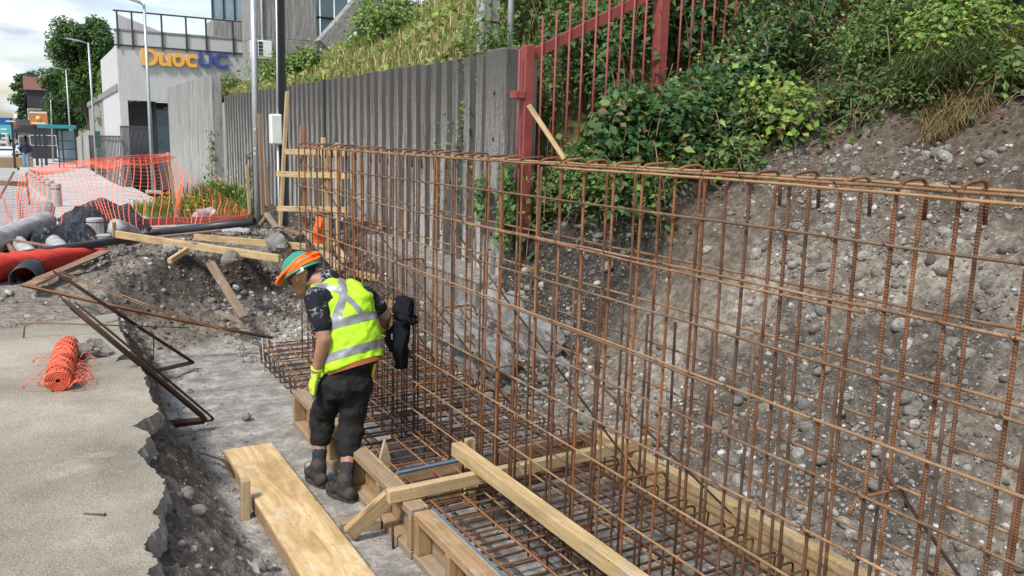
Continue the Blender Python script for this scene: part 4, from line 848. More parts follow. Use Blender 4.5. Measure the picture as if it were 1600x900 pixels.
# ================================================================== FAR STREET AND BUILDING
def G(px, py, dz=0.05):
    """street-level point under a pixel (the street falls gently away)"""
    d = ray(px, py); lo, hi = 5.0, 400.0
    for _ in range(60):
        t = (lo + hi) / 2; p = CAM + d * t
        if p[2] > zstreet(p[1]) + dz: lo = t
        else: hi = t
    return Vector(CAM + d * lo)
streak('plaster', (0.60, 0.60, 0.59), (0.50, 0.50, 0.49), top=0); streak('dark_plaster', (0.30, 0.30, 0.30), (0.20, 0.20, 0.20), top=0)
simple('dark_metal', (0.06, 0.065, 0.07), 0.5, .3, .15, 5, .05); simple('charcoal', (0.035, 0.036, 0.04), .6, 0, .15, 5, .05)
simple('letter_orange', (0.80, 0.42, 0.07), .45, 0, .05, 3, 0); simple('letter_blue', (0.05, 0.085, 0.28), .45, 0, .05, 3, 0); simple('letter_side', (.05, .05, .06), .6, 0, .05, 3, 0)
def glass(name, c=(0.35, 0.47, 0.52), rough=.08):
    m = MT(name, rough, 0.0, 0.9); v = m.coord('Object'); m.col(m.ramp(m.noise(v, 1.2, 3), (.35, tuple(x * .7 for x in c)), (.65, c))); m.b.inputs['Coat Weight'].default_value = .6
glass('glass'); glass('dark_glass', (.06, .075, .085))
simple('white_plastic', (.72, .73, .70), .4, 0, .06, 4, .03)
BY = 38.0
bx = lambda px, py: ony(px, py, BY)
bld = empty('college_building', (5.8, BY + 3, 0.1), label='grey rendered building with orange and blue lettering above its entrance', cat='building')
bv = lambda p: Vector(p) - bld.location
XL, XR = bx(186, 150).x, bx(398, 150).x
zt = bx(183, 70).z; z1 = bx(202, 157).z; xo0, xo1 = bx(202, 200).x, bx(262, 200).x
box('facade_wall', bv((XL, BY, z1)), bv((XR + 1.2, BY + 0.3, zt)), 'plaster', bld, .01)
box('facade_wall', bv((XL, BY, -0.6)), bv((xo0, BY + 0.3, z1 - .002)), 'plaster', bld, .01)
box('facade_wall', bv((xo1 + .6, BY, -0.6)), bv((XR + 1.2, BY + 0.3, z1 - .002)), 'plaster', bld, .01)
box('side_wall', bv((XL, BY + .302, -0.6)), bv((XL + .3, BY + 9, zt)), 'plaster', bld, .01)
box('roof_slab', bv((XL + .302, BY + .302, zt - .6)), bv((XR + 1.2, BY + 9, zt - .2)), 'plaster', bld, .01)
box('parapet', bv((XL - .03, BY - .03, zt + .012)), bv((XR + 1.0, BY + .25, bx(183, 48).z)), 'plaster', bld, .01)
box('parapet_band', bv((XL - .05, BY - .06, zt - .03)), bv((XR + 1.0, BY - .032, zt + .03)), 'dark_metal', bld, .005)
box('coping', bv((XL - .06, BY - .06, bx(183, 48).z + .002)), bv((XR + 1.0, BY + .28, bx(183, 48).z + .09)), 'dark_plaster', bld, .01)
box('entrance_recess', bv((xo0 + .01, BY + 2.0, -.6)), bv((xo1 + 1, BY + 2.2, z1)), 'dark_plaster', bld, .01)
box('entrance_column', bv((bx(242, 200).x, BY + .32, -.6)), bv((bx(247, 200).x, BY + .7, z1)), 'charcoal', bld, .01)
dr = box('glass_door', bv((bx(243, 200).x, BY + 1.2, -.3)), bv((xo1 + 1, BY + 1.25, bx(202, 168).z)), 'glass', bld, .004)
box('door_frame', (-.05, -.06, -1.6), (.05, .04, 1.6), 'charcoal', dr, .004)
box('entrance_lintel', bv((bx(240, 200).x, BY + .9, bx(240, 167).z)), bv((xo1 + 1, BY + 1.2, z1 - .01)), 'charcoal', bld, .01)
# roof railing
rzt = bx(183, 18).z
for px in (183, 206, 252, 290, 321, 363): box('railing_post', bv((bx(px, 40).x - .035, BY - .11, zt - .12)), bv((bx(px, 40).x + .035, BY - .065, rzt + .0)), 'dark_metal', bld, .003)
box('railing_top', bv((XL - .05, BY - .115, rzt)), bv((XR + .3, BY - .05, rzt + .06)), 'dark_metal', bld, .003)
gs = [(bx(183, 20).x, bx(183, 20).z), (bx(255, 49).x, bx(255, 49).z), (bx(183, 49).x, bx(183, 49).z)]
ob('slanted_screen', me('slanted_screen', [bv((x, BY + .3 + k * .05, z)) for k in (0, 1) for x, z in gs], [(0, 1, 2), (5, 4, 3), (0, 3, 4, 1), (1, 4, 5, 2), (2, 5, 3, 0)], 'plaster'), bld)
box('camera_dome', bv((bx(385, 86).x - .1, BY - .2, bx(385, 88).z)), bv((bx(385, 86).x + .1, BY - .01, bx(385, 84).z)), 'white_plastic', bld, .04)
# lettering
sgn = empty('facade_lettering', (bx(290, 95).x, BY - .08, bx(290, 95).z), label='raised facade letters reading DuocUC in orange and dark blue', cat='sign')
def letter(ch, x0, x1, y0, y1, mat):
    c = bpy.data.curves.new('letter', 'FONT'); c.body = ch; c.size = 1; c.extrude = .06; c.offset = .028; c.resolution_u = 6
    t = bpy.data.objects.new('letter', c); COL.objects.link(t); bpy.context.view_layer.update()
    m = bpy.data.meshes.new_from_object(t.evaluated_get(bpy.context.evaluated_depsgraph_get())); bpy.data.objects.remove(t); bpy.data.curves.remove(c)
    V = np.array([v.co[:] for v in m.vertices]); lo = V.min(0); hi = V.max(0)
    a = ony(x0, y1, BY - .08) - sgn.location; b = ony(x1, y0, BY - .08) - sgn.location
    for v in m.vertices:
        p = v.co; v.co = (a.x + (p.x - lo[0]) / (hi[0] - lo[0]) * (b.x - a.x), -(p.z) * 1.2 , a.z + (p.y - lo[1]) / (hi[1] - lo[1]) * (b.z - a.z))
    m.materials.clear(); m.materials.append(MATS[mat]); m.update(); m.name = 'letter'
    return ob('letter', m, sgn)
for ch, x0, x1, y0, y1, mt in (('D', 222, 246, 77, 102, 'letter_orange'), ('u', 248, 267, 84.5, 103, 'letter_orange'), ('o', 269, 288, 85, 104, 'letter_orange'), ('c', 290, 307, 86, 105, 'letter_orange'), ('U', 311, 331, 83, 104.5, 'letter_blue'), ('C', 334, 355, 83.5, 106.5, 'letter_blue')): letter(ch, x0, x1, y0, y1, mt)
# concrete tower right of the facade
tw = empty('concrete_tower', (9.2, 36, 2), label='tall bare concrete tower block behind the hillside', cat='building'); tv = lambda p: Vector(p) - tw.location
tx0, tx1 = ony(400, 60, 34).x, ony(495, 60, 34).x
for i in range(4):
    for j in range(5): box('cast_panel', tv((tx0 + (tx1 - tx0) * i / 4 + .006, 34 + random.uniform(0, .015), 2.2 + j * 1.9)), tv((tx0 + (tx1 - tx0) * (i + 1) / 4, 36.5, 2.2 + (j + 1) * 1.9 - .012)), 'panel_concrete', tw, .006)
for i in range(3):
    for j in range(4):
        gx0 = tx1 + .05 + i * .62; box('window_pane', tv((gx0, 35.6, 4.2 + j * 1.5)), tv((gx0 + .56, 35.64, 5.64 + j * 1.5)), 'glass', tw, .003); box('window_bar', tv((gx0, 35.5, 5.64 + j * 1.5)), tv((gx0 + .6, 35.62, 5.70 + j * 1.5)), 'charcoal', tw, .003)
tube('drain_pipe', [tv((ony(410, 50, 33.9).x, 33.93, 2.5)), tv((ony(410, 50, 33.9).x, 33.93, 11))], .045, 'galvanised', tw)
c0, c1 = ony(527, 50, 30), ony(590, -20, 30)
props(beam('sloping_column', c0 + Vector((-.5, 0, -.6)), c1, .7, .75, 'panel_concrete', up=(0, 1, 0)), 'leaning concrete column rising from the hillside', 'column')
ac = empty('air_conditioner', tuple(ony(407, 76, 33.6)), label='white outdoor air conditioner unit with dark grille on the tower', cat='air conditioner')
box('casing', (-.33, -.0, -.3), (.45, .35, .32), 'white_plastic', ac, .02)
for i in range(2):
    for j in range(4): box('grille_opening', (-.27 + i * .2, -.012, -.25 + j * .135), (-.11 + i * .2, .002, -.145 + j * .135), 'charcoal', ac, .002)
box('bracket', (-.33, .02, -.36), (.5, .3, -.302), 'white_plastic', ac, .004)
# glazed volume on the roof
gb = empty('glazed_stair_block', tuple(ony(362, 30, 41)), label='glazed block with concrete base on the college roof', cat='building'); q0, q1 = ony(333, 30, 41) - gb.location, ony(402, 56, 41) - gb.location
box('base_wall', (q0.x, 0, q1.z - .8), (q1.x, 2, q0.z), 'panel_concrete', gb, .01)
for i in range(4): box('glass_pane', (q0.x + i * (q1.x - q0.x) / 4 + .03, .1, q0.z + .06), (q0.x + (i + 1) * (q1.x - q0.x) / 4 - .03, .14, q0.z + 4), 'glass', gb, .003)
for i in range(5): box('mullion', (q0.x + i * (q1.x - q0.x) / 4 - .028, .05, q0.z + .01), (q0.x + i * (q1.x - q0.x) / 4 + .028, .2, q0.z + 4), 'charcoal', gb, .003)
# ramp wall and gate left of the facade
rw = empty('ramp_wall', (3.2, 44, 0), label='stained concrete ramp wall with sloping top left of the facade', cat='wall'); X0 = XL - .02
Ya, Yb_ = onx(137, 170, X0).y, BY + .1; ya_z, yb_z = onx(137, 168, X0).z, onx(188, 140, X0).z
def prism(name, pts, x0, x1, mat, parent): # polygon in YZ extruded in X
    n = len(pts); V = [(x0, y, z) for y, z in pts] + [(x1, y, z) for y, z in pts]; F = [tuple(range(n)), tuple(range(2 * n - 1, n - 1, -1))] + [(i, i + n, (i + 1) % n + n, (i + 1) % n) for i in range(n)]
    return ob(name, me(name, V, F, mat), parent)
o = rw.location
prism('wall_body', [(Yb_ - o.y, -1 - o.z), (Ya - o.y, -1.2 - o.z), (Ya - o.y, ya_z - o.z), (Yb_ - o.y, yb_z - o.z)], X0 + .05 - o.x, X0 + .35 - o.x, 'panel_concrete', rw)
prism('coping', [(Yb_ - o.y, yb_z + .01 - o.z), (Ya - .2 - o.y, ya_z + .01 - o.z), (Ya - .2 - o.y, ya_z + .28 - o.z), (Yb_ - o.y, yb_z + .28 - o.z)], X0 - .04 - o.x, X0 + .4 - o.x, 'panel_concrete', rw)
lw = empty('street_wall', (X0, Ya + 8, -.5), label='grey street wall beyond the ramp wall', cat='wall')
for i in range(6): box('wall_panel', (0, -7.9 + i * 3.1, -.8), (.25, -4.85 + i * 3.1, 2.65 - .12 * i), 'panel_concrete', lw, .01)
gt = empty('bar_gate', (X0 - .1, 36, .1), label='dark vertical bar gate in front of the college entrance', cat='gate'); gl = Vector(gt.location)
ga, gbp = ony(192, 270, 37.4), ony(240, 270, 36.6); ga.z = gbp.z = -.1; gtop = ony(205, 198, 37).z
for i in range(26):
    t = i / 25; p = ga.lerp(gbp, t); tube('bar', [p - gl, Vector((p.x, p.y, gtop)) - gl], .018, 'charcoal', gt, 5)
beam('top_rail', Vector((ga.x, ga.y, gtop)) - gl, Vector((gbp.x, gbp.y, gtop)) - gl, .05, .06, 'charcoal', gt)
beam('bottom_rail', ga + Vector((0, 0, .12)) - gl, gbp + Vector((0, 0, .12)) - gl, .05, .06, 'charcoal', gt)
gc, gd = onx(141, 250, X0 - .12), onx(190, 270, X0 - .12); gc.z, gd.z = -.25, -.1
for i in range(30):
    t = i / 29; p = gc.lerp(gd, t); tube('bar', [p - gl, Vector((p.x, p.y, p.z + 2.1)) - gl], .02, 'charcoal', gt, 5)
beam('top_rail', gc + Vector((0, 0, 2.1)) - gl, gd + Vector((0, 0, 2.1)) - gl, .05, .06, 'charcoal', gt)
pbx = ony(158, 218, gc.lerp(gd, .35).y - .1); box('green_notice', pbx - gl + Vector((-.3, -.02, -.45)), pbx - gl + Vector((.3, .02, .45)), simple('notice_green', (.02, .12, .08), .5), gt, .004)
# lamp posts
def lamp(px, py, tx, ty, ax, ay, label, r=.06):
    b = G(px, py); e = empty('street_lamp', tuple(b), 0, label, 'street lamp', 'street lamps'); top = ony(tx, ty, b.y) - b; arm = ony(ax, ay, b.y) - b
    box('base_plate', (-.25, -.25, -.05), (.25, .25, .05), 'road_concrete', e, .01)
    ob('pole', tubemesh('pole', [(0, 0, 0), (top.x * .5, 0, top.z * .5), (top.x, 0, top.z)], [r * 1.25, r, r * .75], 'galvanised', 10), e)
    ob('arm', tubemesh('arm', [(top.x, 0, top.z - .05), (top.x * .6 + arm.x * .4, 0, top.z * .6 + arm.z * .4), tuple(arm)], r * .5, 'galvanised', 8), e)
    d = (arm - top).normalized(); beam('lamp_head', arm - d * .5, arm + d * .15, .22, .07, 'galvanised', e); return e
lamp(240, 300, 225, 6, 196, -4, 'tall galvanised street lamp in front of the college lettering')
lamp(152, 274, 138, 67, 108, 60.5, 'galvanised street lamp standing on the sidewalk left of the bar gate')
lamp(113, 257, 103, 109, 80, 105, 'galvanised street lamp beside the bus shelter')
lamp(83, 251, 78.5, 137, 60, 133, 'slim street lamp behind the bus shelter')
lamp(67, 245, 63, 151, 48, 148.5, 'farthest slim street lamp by the orange billboard')
def pole(px, py, tx, ty, r, label, mat='galvanised'):
    b = G(px, py); t = ony(tx, ty, b.y); return props(ob('pole', tubemesh('pole', [b, b.lerp(t, .5), t], [r, r * .9, r * .75], mat, 10)), label, 'pole')
pole(163, 245, 159, 57, .05, 'thin bare pole in front of the big tree'); pole(84.5, 245, 83, 157, .04, 'thin pole beside the slim street lamp')
b = onz(403, 333, .9); t = ony(394, -60, b.y)
pl = empty('steel_pole', tuple(b), label='tall galvanised steel pole in front of the ribbed wall', cat='pole'); ob('shaft', tubemesh('shaft', [(0, 0, -.3), tuple((t - b) * .5), tuple(t - b)], [.062, .056, .05], 'galvanised', 12), pl)
for py in (202, 232, 240): p = ony(398, py, b.y - .062) - b; box('sticker', p + Vector((-.02, -.004, -.02)), p + Vector((.02, .002, .02)), 'white_plastic', pl, .001)
b = onz(443, 355, .9); t = ony(436, -60, b.y)
pk = empty('black_post', tuple(b), label='black square steel post with a grey meter box in front of the ribbed wall', cat='post')
beam('shaft', (0, 0, -.3), tuple(t - b), .115, .115, 'charcoal', pk, up=(0, 1, 0))
m0 = ony(431, 200, b.y - .1) - b; box('meter_box', m0 + Vector((-.085, -.06, -.24)), m0 + Vector((.085, .08, .2)), 'white_plastic', pk, .02)
tube('conduit', [tuple(m0 + Vector((.03, 0, .2))), tuple(ony(433, 80, b.y - .1) - b), tuple(ony(431, -40, b.y - .1) - b)], .012, 'white_plastic', pk)
tube('conduit', [tuple(m0 + Vector((.02, 0, -.24))), tuple(ony(437, 350, b.y - .1) - b)], .014, 'white_plastic', pk)
# concrete pole and steel pole behind the wall end
p0 = onx(762, 82, 4.75); e = empty('concrete_pole', (4.75, p0.y, 2.6), label='square concrete pole with wire bands behind the wall end', cat='pole'); 
for dx, dy in ((-.06, 0), (.06, .02)): box('shaft', (dx - .058, -.09 + dy, -.5), (dx + .058, .09 + dy, 6), 'pole_concrete', e, .01)
for z in (.62, 1.05, 1.5): box('wire_band', (-.125, -.1, z), (.125, .115, z + .012), 'charcoal', e, .001)
p0 = onx(797, 75, 4.6); props(tube('pipe_post', [(4.6, p0.y, 1.6), (4.6, p0.y, 7)], .035, 'galvanised', None, 12), 'pale steel pipe post rising beside the red fence', 'pole')
# big street trees
b = onz(150, 250, -.4); tree('street_tree', 4.9, 94, -1.2, 15, (3.6, 5.8), 9.2, 26000, DARK + MID, .34, 'big leafy tree towering left of the college building')
tree('street_tree', 4.2, 104, -1.4, 11, (3.2, 3.6), 5.6, 12000, DARK, .30, 'dark tree behind the bus shelter')
tree('street_tree', 4.6, 50, -.3, 6, (1.6, 2.2), 4.0, 4000, MID + [(.2, .16, .09)], .22, 'smaller brownish tree against the ramp wall')
tree('poplar_tree', 0.0, 150, -3.6, 18, (2.4, 7), 9.0, 7000, DARK, .5, 'tall narrow tree in the distance by the dark house', trunk=.3)
for i, lab in enumerate(('leftmost distant tree on the skyline', 'distant tree above the blue sign pylon', 'distant tree at the end of the street', 'distant tree beside the white flat-roofed building', 'distant tree left of the tall narrow tree')): tree('distant_tree', -22 + i * 7.5, 330 + 10 * (i % 3), -8, 13 + 3 * random.random(), (6, 5), 8, 1800, DARK, 1.0, lab, 'distant trees', trunk=.4)
# bus shelter
b = G(66, 262); sh = empty('bus_shelter', tuple(b), label='bus shelter with teal roof edge and black frame', cat='bus shelter')
r0 = ony(64, 197, b.y) - b; r1 = G(121, 258); r1 = ony(121, 195, b.y - 8) - b
x1 = r0.x + 1.9
simple('teal_paint', (.03, .24, .27), .5, 0, .1, 3, .02)
wS = ony(119, 200, b.y).x - b.x
box('roof', (-.1, -.3, r0.z - .14), (wS, 1.4, r0.z + .12), 'teal_paint', sh, .02)
for x in (.0, wS * .48, wS * .6, wS - .1): box('post', (x - .05, -.05, -.1), (x + .05, .05, r0.z - .14), 'charcoal', sh, .005)
for z in (.6, 1.3, 1.9): box('rail', (wS * .48, -.02, z), (wS - .1, .02, z + .06), 'charcoal', sh, .003)
box('bench', (wS * .3, .4, .42), (wS - .2, .8, .48), 'charcoal', sh, .01)
box('back_panel', (wS * .48, 1.2, .2), (wS - .1, 1.24, r0.z - .3), 'glass', sh, .003)
# signs
simple('billboard_orange', (.50, .20, .08), .6, 0, .12, 2, 0); simple('billboard_yellow', (.75, .5, .1), .6, 0, .1, 2, 0); simple('sign_blue', (.02, .10, .30), .5, 0, .1, 2, 0); simple('sign_teal', (.08, .42, .45), .5, 0, .1, 2, 0)
e = empty('orange_billboard', tuple(ony(60, 184, 75)), label='orange billboard with pale lettering and yellow emblem over the street', cat='billboard'); a = ony(47, 195, 75) - e.location; c = ony(73.5, 174, 75) - e.location
box('panel', (a.x, 0, a.z), (c.x, .15, c.z), 'billboard_orange', e, .01)
box('post', (a.x + .2, .16, -9), (a.x + .4, .36, c.z), 'charcoal', e, .01); box('post', (c.x - .4, .16, -9), (c.x - .2, .36, c.z), 'charcoal', e, .01)
for k, (zz, ww_) in enumerate(((.38, 1.0), (-.42, .8))): box('text_line', (-ww_ * .6, -.02, zz - .05), (ww_ * .6, -.005, zz + .05), 'white_plastic', e, .004)
tube('emblem', [(0.0, -.03, -.05), (0.0, -.005, -.05)], .19, 'billboard_yellow', e, 16)
e = empty('blue_sign_pylon', tuple(G(16, 262)), label='blue and teal street sign pylon at the left edge', cat='sign'); L_ = e.location; a = ony(-2, 210, L_.y) - L_; c = ony(16, 184, L_.y) - L_
mz_ = ony(0, 195, L_.y).z - L_.z
box('lower_panel', (a.x, 0, a.z), (c.x, .12, mz_), 'sign_teal', e, .01); box('upper_panel', (a.x, 0, mz_ + .01), (c.x, .12, c.z), 'sign_blue', e, .01); box('post', (c.x - .02, .02, -.2), (c.x + .14, .12, c.z), 'charcoal', e, .01)
cxm = (a.x + c.x) / 2; box('pictogram', (cxm + .1, -.02, mz_ + .22), (cxm + .62, -.004, c.z - .2), 'white_plastic', e, .01)
for k in range(3): box('text_line', (a.x + .15, -.02, mz_ - .35 - k * .3), (c.x - .25, -.004, mz_ - .25 - k * .3), 'white_plastic', e, .003)
# houses along the street
simple('tar_wall', (.045, .043, .045), .8, 0, .2, 1, .1); simple('red_roof', (.17, .065, .05), .7, 0, .15, 1.5, .1); simple('house_white', (.6, .58, .54), .8, 0, .1, 1, .05); simple('house_brown', (.22, .13, .09), .8, 0, .15, 1, .05); simple('house_pink', (.40, .24, .22), .8, 0, .15, 1, .05)
def house(px0, px1, ptop, peave, Y, depth, wall_, roof, label, win=2):
    a = ony(px0, peave, Y); c = ony(px1, peave, Y); top = ony(px0, ptop, Y).z; z0 = float(zstreet(Y)) - .6; e = empty('house', ((a.x + c.x) / 2, Y, z0), 0, label, 'house', 'houses along the street'); hw = (c.x - a.x) / 2; hz = a.z - z0; tz = top - z0
    box('wall', (-hw, 0, 0), (hw, depth, hz), wall_, e, .02)
    V = [(-hw - .3, -.3, hz), (hw + .3, -.3, hz), (hw + .3, depth + .3, hz), (-hw - .3, depth + .3, hz), (-hw - .3, depth / 2, tz), (hw + .3, depth / 2, tz)]
    ob('roof', me('roof', V, [(0, 1, 5, 4), (2, 3, 4, 5), (0, 4, 3), (1, 2, 5), (0, 3, 2, 1)], roof), e)
    for k in range(win):
        x = -hw + (k + .5) * 2 * hw / win
        for zz in ((hz * .25, hz * .6) if hz > 5 else (hz * .45,)):
            f = box('window', (x - .5, -.05, zz), (x + .5, -.002, zz + 1.3), 'house_white', e, .01); box('pane', (-.42, -.03, -.57), (.42, -.024, .57), 'dark_glass', f, .002)
    return e
house(41, 82, 115, 140, 116, 14, 'tar_wall', 'red_roof', 'dark timber house with red roof behind the street lamps', 3)
house(30, 47, 186, 196, 120, 10, 'house_brown', 'tar_wall', 'low brown shop house beside the orange billboard', 2)
house(17, 33, 186, 196, 150, 10, 'house_pink', 'red_roof', 'small pinkish house far down the street', 2)
house(24, 40, 178, 184, 190, 12, 'house_white', 'house_white', 'white flat-roofed building at the end of the street', 2)
house(-20, 10, 188, 200, 170, 12, 'house_white', 'red_roof', 'white house beyond the blue sign pylon', 2)
aw = ony(38, 203, 85); props(beam('shop_awning', ony(36, 207, 85), ony(58, 198, 80), 2.4, .12, 'tar_wall'), 'dark sloping shop awning along the far sidewalk', 'awning')
# cars
def car(px, py, rz, colr, label, L=4.3, wd=1.75, h=1.5):
    b = G(px, py, 0); e = empty('parked_car', tuple(b), rz, label, 'car', 'cars on the street'); mat = simple('car_paint_%d' % px, colr, .25, .1, .04, 1, 0, .6)
    pr = [(-L / 2, .35), (-L / 2 + .05, .75), (-L / 2 + .25, .95), (-L * .30, h * .96), (-L * .05, h), (L * .15, h * .95), (L * .30, .98), (L / 2 - .15, .82), (L / 2, .55), (L / 2 - .05, .3)]
    V, F = [], []; ks = (-1, -.86, .86, 1)
    for k in ks:
        for (y, z) in pr: ins = .86 if z > 1.0 else 1.0; V.append((k * wd / 2 * ins, y, z * (1 if abs(k) < .9 else (.985 if z > 1 else 1))))
    n = len(pr)
    for s in range(3):
        for i in range(n): j = (i + 1) % n; F.append((s * n + i, s * n + j, (s + 1) * n + j, (s + 1) * n + i))
    F.append(tuple(range(n - 1, -1, -1))); F.append(tuple(range(3 * n, 4 * n)))
    ob('body', me('body', V, F, mat), e)
    def quad(nm, pts, m): return ob(nm, me(nm, pts, [(0, 1, 2, 3)], m), e)
    r = wd / 2 * .74; box('rear_window', (-r, -L * .385, 1.02), (r, -L * .33, h * .88), 'dark_glass', e, .02); box('windscreen', (-r, L * .2, 1.02), (r, L * .25, h * .88), 'dark_glass', e, .02)
    for s in (-1, 1): box('side_window', (s * wd / 2 * .87 - .02, -L * .27, 1.02), (s * wd / 2 * .87 + .02, L * .2, h * .9), 'dark_glass', e, .01); box('tail_light', (s * wd * .40 - .12, -L / 2 - .01, .72), (s * wd * .40 + .12, -L / 2 + .12, .92), 'red_paint', e, .01)
    for sx in (-1, 1):
        for sy in (-.31, .31): w_ = tube('wheel', [(sx * wd / 2 - sx * .2, L * sy, .32), (sx * wd / 2 + sx * .01, L * sy, .32)], .32, 'charcoal', e, 16)
    box('bumper', (-wd / 2 * .96, -L / 2 - .04, .32), (wd / 2 * .96, -L / 2 + .1, .55), 'charcoal', e, .03); box('number_plate', (-.25, -L / 2 - .06, .6), (.25, -L / 2 - .03, .7), 'white_plastic', e, .005); return e
car(7, 254, .05, (.62, .64, .63), 'white hatchback driving down the street at the left edge')
car(38, 246, -.02, (.55, .62, .68), 'pale blue grey car ahead of the walking pedestrian', 4.5, 1.85, 1.65)
car(57, 247, -.05, (.03, .033, .045), 'dark car parked beside the far sidewalk', 4.3, 1.75, 1.5)
# ================================================================== SITE CLUTTER
def plas(name, c, rough=.35, var=.1, trans=0): return simple(name, c, rough, 0, var, 5, .05)
plas('orange_plastic', (.74, .145, .075)); plas('red_mesh', (.30, .022, .018)); plas('red_strand', (.66, .06, .04)); plas('black_pipe', (.035, .038, .042), .4); plas('black_sheet', (.010, .010, .011), .45); plas('wrap_plastic', (.36, .355, .34), .45, .3); plas('orange_cloth', (.85, .13, .02), .8)
def ribbons(grid, wu, wv_, su, sv_, jit=0):
    """net from a grid of points [i][j]; strips of half width wu along i-lines and wv_ along j-lines"""
    V, F = [], []
    def strip_(pts, wd, side):
        o = len(V)
        for p in pts: V.append(p - side * wd); V.append(p + side * wd)
        for k in range(len(pts) - 1): F.append((o + 2 * k, o + 2 * k + 1, o + 2 * k + 3, o + 2 * k + 2))
    ni, nj = len(grid), len(grid[0])
    for i in range(0, ni, su):
        d = (grid[min(i + 1, ni - 1)][0] - grid[max(i - 1, 0)][0]).normalized(); strip_(grid[i], wu, d)
    for j in range(0, nj, sv_): strip_([grid[i][j] for i in range(ni)], wv_, Vector((0, 0, 1)))
    return V, F
def netpiece(top, bot, ni, nj, sag, seed):
    r = random.Random(seed); g = []
    def at(pl, t):
        f = t * (len(pl) - 1); k = min(int(f), len(pl) - 2); return pl[k].lerp(pl[k + 1], f - k)
    for i in range(ni + 1):
        t = i / ni; a, b = at(top, t), at(bot, min(1, t + .03 * math.sin(t * 9))); row = []
        for j in range(nj + 1):
            q = j / nj; p = a.lerp(b, q); w_ = math.sin(q * PI)
            p += Vector((.10 * math.sin(t * 11 + q * 3) * w_, .22 * math.sin(t * 7 + q * 2.5 + seed) * w_ * sag, -.10 * sag * w_ * abs(math.sin(t * PI * (len(top) - 1)))))
            row.append(p)
        g.append(row)
    return g
nl = empty('safety_net', (1.0, 15.5, .62), label='orange plastic safety net fence sagging between wooden stakes', cat='net'); nL = Vector(nl.location)
T = [ony(263, 243, 15.2), ony(200, 246, 16), ony(130, 252, 17), ony(70, 262, 18), ony(35, 272, 18)]; B = [ony(272, 350, 15.1), ony(205, 372, 14.6), ony(150, 398, 14.0), ony(80, 392, 14.2), ony(20, 385, 14.5)]
def addnet(nm, T, B, ni, nj, sag, seed, su=2):
    g = netpiece([p - nL for p in T], [p - nL for p in B], ni, nj, sag, seed); V, F = ribbons(g, .0085, .0021, su, 1); return ob(nm, me(nm, V, F, 'orange_plastic'), nl)
addnet('net_span', T, B, 56, 24, 1.0, 1)
addnet('net_span', [ony(35, 272, 18), ony(0, 282, 16.5), ony(-40, 290, 16)], [ony(75, 388, 14), ony(10, 380, 14), ony(-40, 390, 13.5)], 24, 30, .8, 2)
addnet('net_span', [ony(263, 243, 15.2), ony(300, 275, 14.9), ony(385, 328, 14.5)], [ony(272, 345, 15.1), ony(310, 350, 14.8), ony(385, 336, 14.5)], 22, 11, .4, 3)
addnet('net_bunch', [ony(263, 240, 15.19), ony(200, 243, 15.9), ony(130, 249, 16.9), ony(50, 262, 18)], [ony(263, 252, 15.15), ony(200, 257, 15.9), ony(130, 262, 16.9), ony(50, 271, 18)], 90, 8, 1.2, 5, 1)
b = onz(277, 352, .60); props(beam('wooden_stake', b, ony(262, 238, b.y - .05), .05, .05, 'wood_new', up=(0, 1, 0)), 'leaning wooden stake holding the orange net', 'stake')
b = onz(390, 335, .85); props(beam('wooden_stake', b, ony(386, 259, b.y), .05, .07, 'wood_new', up=(0, 1, 0)), 'wooden stake beside the galvanised steel pole', 'stake')
tr = empty('timber_trestle', tuple(G(46, 320, 0)), label='low timber trestle behind the orange net', cat='trestle'); tL = Vector(tr.location); Y_ = tL.y
beam('leg', Vector((0, 0, 0)), ony(41, 270, Y_) - tL, .05, .09, 'wood_red', tr, up=(0, 1, 0)); beam('rail', ony(-30, 284, Y_) - tL, ony(43, 288, Y_) - tL, .05, .13, 'wood_form', tr, up=(0, 0, 1))
beam('brace', ony(-2, 312, Y_ - .1) - tL, ony(22, 268, Y_ - .1) - tL, .05, .10, 'wood_old', tr, up=(0, 1, 0)); beam('leg', ony(-30, 330, Y_) - tL, ony(-32, 272, Y_) - tL, .05, .09, 'wood_red', tr, up=(0, 1, 0))
b = G(20, 262, 0); props(box('road_planter', b + Vector((-1.3, -.3, 0)), b + Vector((1.3, .3, .75)), 'wood_form', None, .03), 'low wooden barrier box across the road', 'barrier')
# bollards
def bollard(x, y, r, h, lab, grp=True):
    z = float(zstreet(y)); e = empty('bollard', (x, y, z), 0, lab, 'bollard', 'stubby concrete bollards along the kerb' if grp else None)
    V, F = lathe([(0, 0), (r, 0), (r, h * .74), (r * .9, h * .76), (r * .9, h * .81), (r, h * .83), (r, h * .96), (r * .88, h), (0, h)], 16); ob('shaft', me('shaft', V, F, 'pole_concrete', False), e)
    V, F = lathe([(r * .905, h * .762), (r * .915, h * .785), (r * .905, h * .808)], 16); ob('groove', me('groove', V, F, 'charcoal'), e); return e
for i, (px, py) in enumerate(((90, 326), (80, 316), (72, 309), (64.5, 303), (58.5, 298), (53.5, 293.5), (50, 290), (47, 287))): b = G(px, py, 0); bollard(b.x, b.y, .115, .62, ('nearest', 'second nearest', 'third nearest', 'fourth nearest', 'fifth nearest', 'sixth nearest', 'seventh nearest', 'farthest')[i] + ' stubby concrete bollard of the row along the kerb')
b = onz(150, 372, .6); bollard(b.x, b.y, .125, .31, 'grey concrete bollard standing in front of the black plastic sheet', False)
b = onz(158, 378, .6); bollard(b.x + .03, b.y - .25, .13, .12, 'low grey concrete stub beside the black plastic sheet', False)
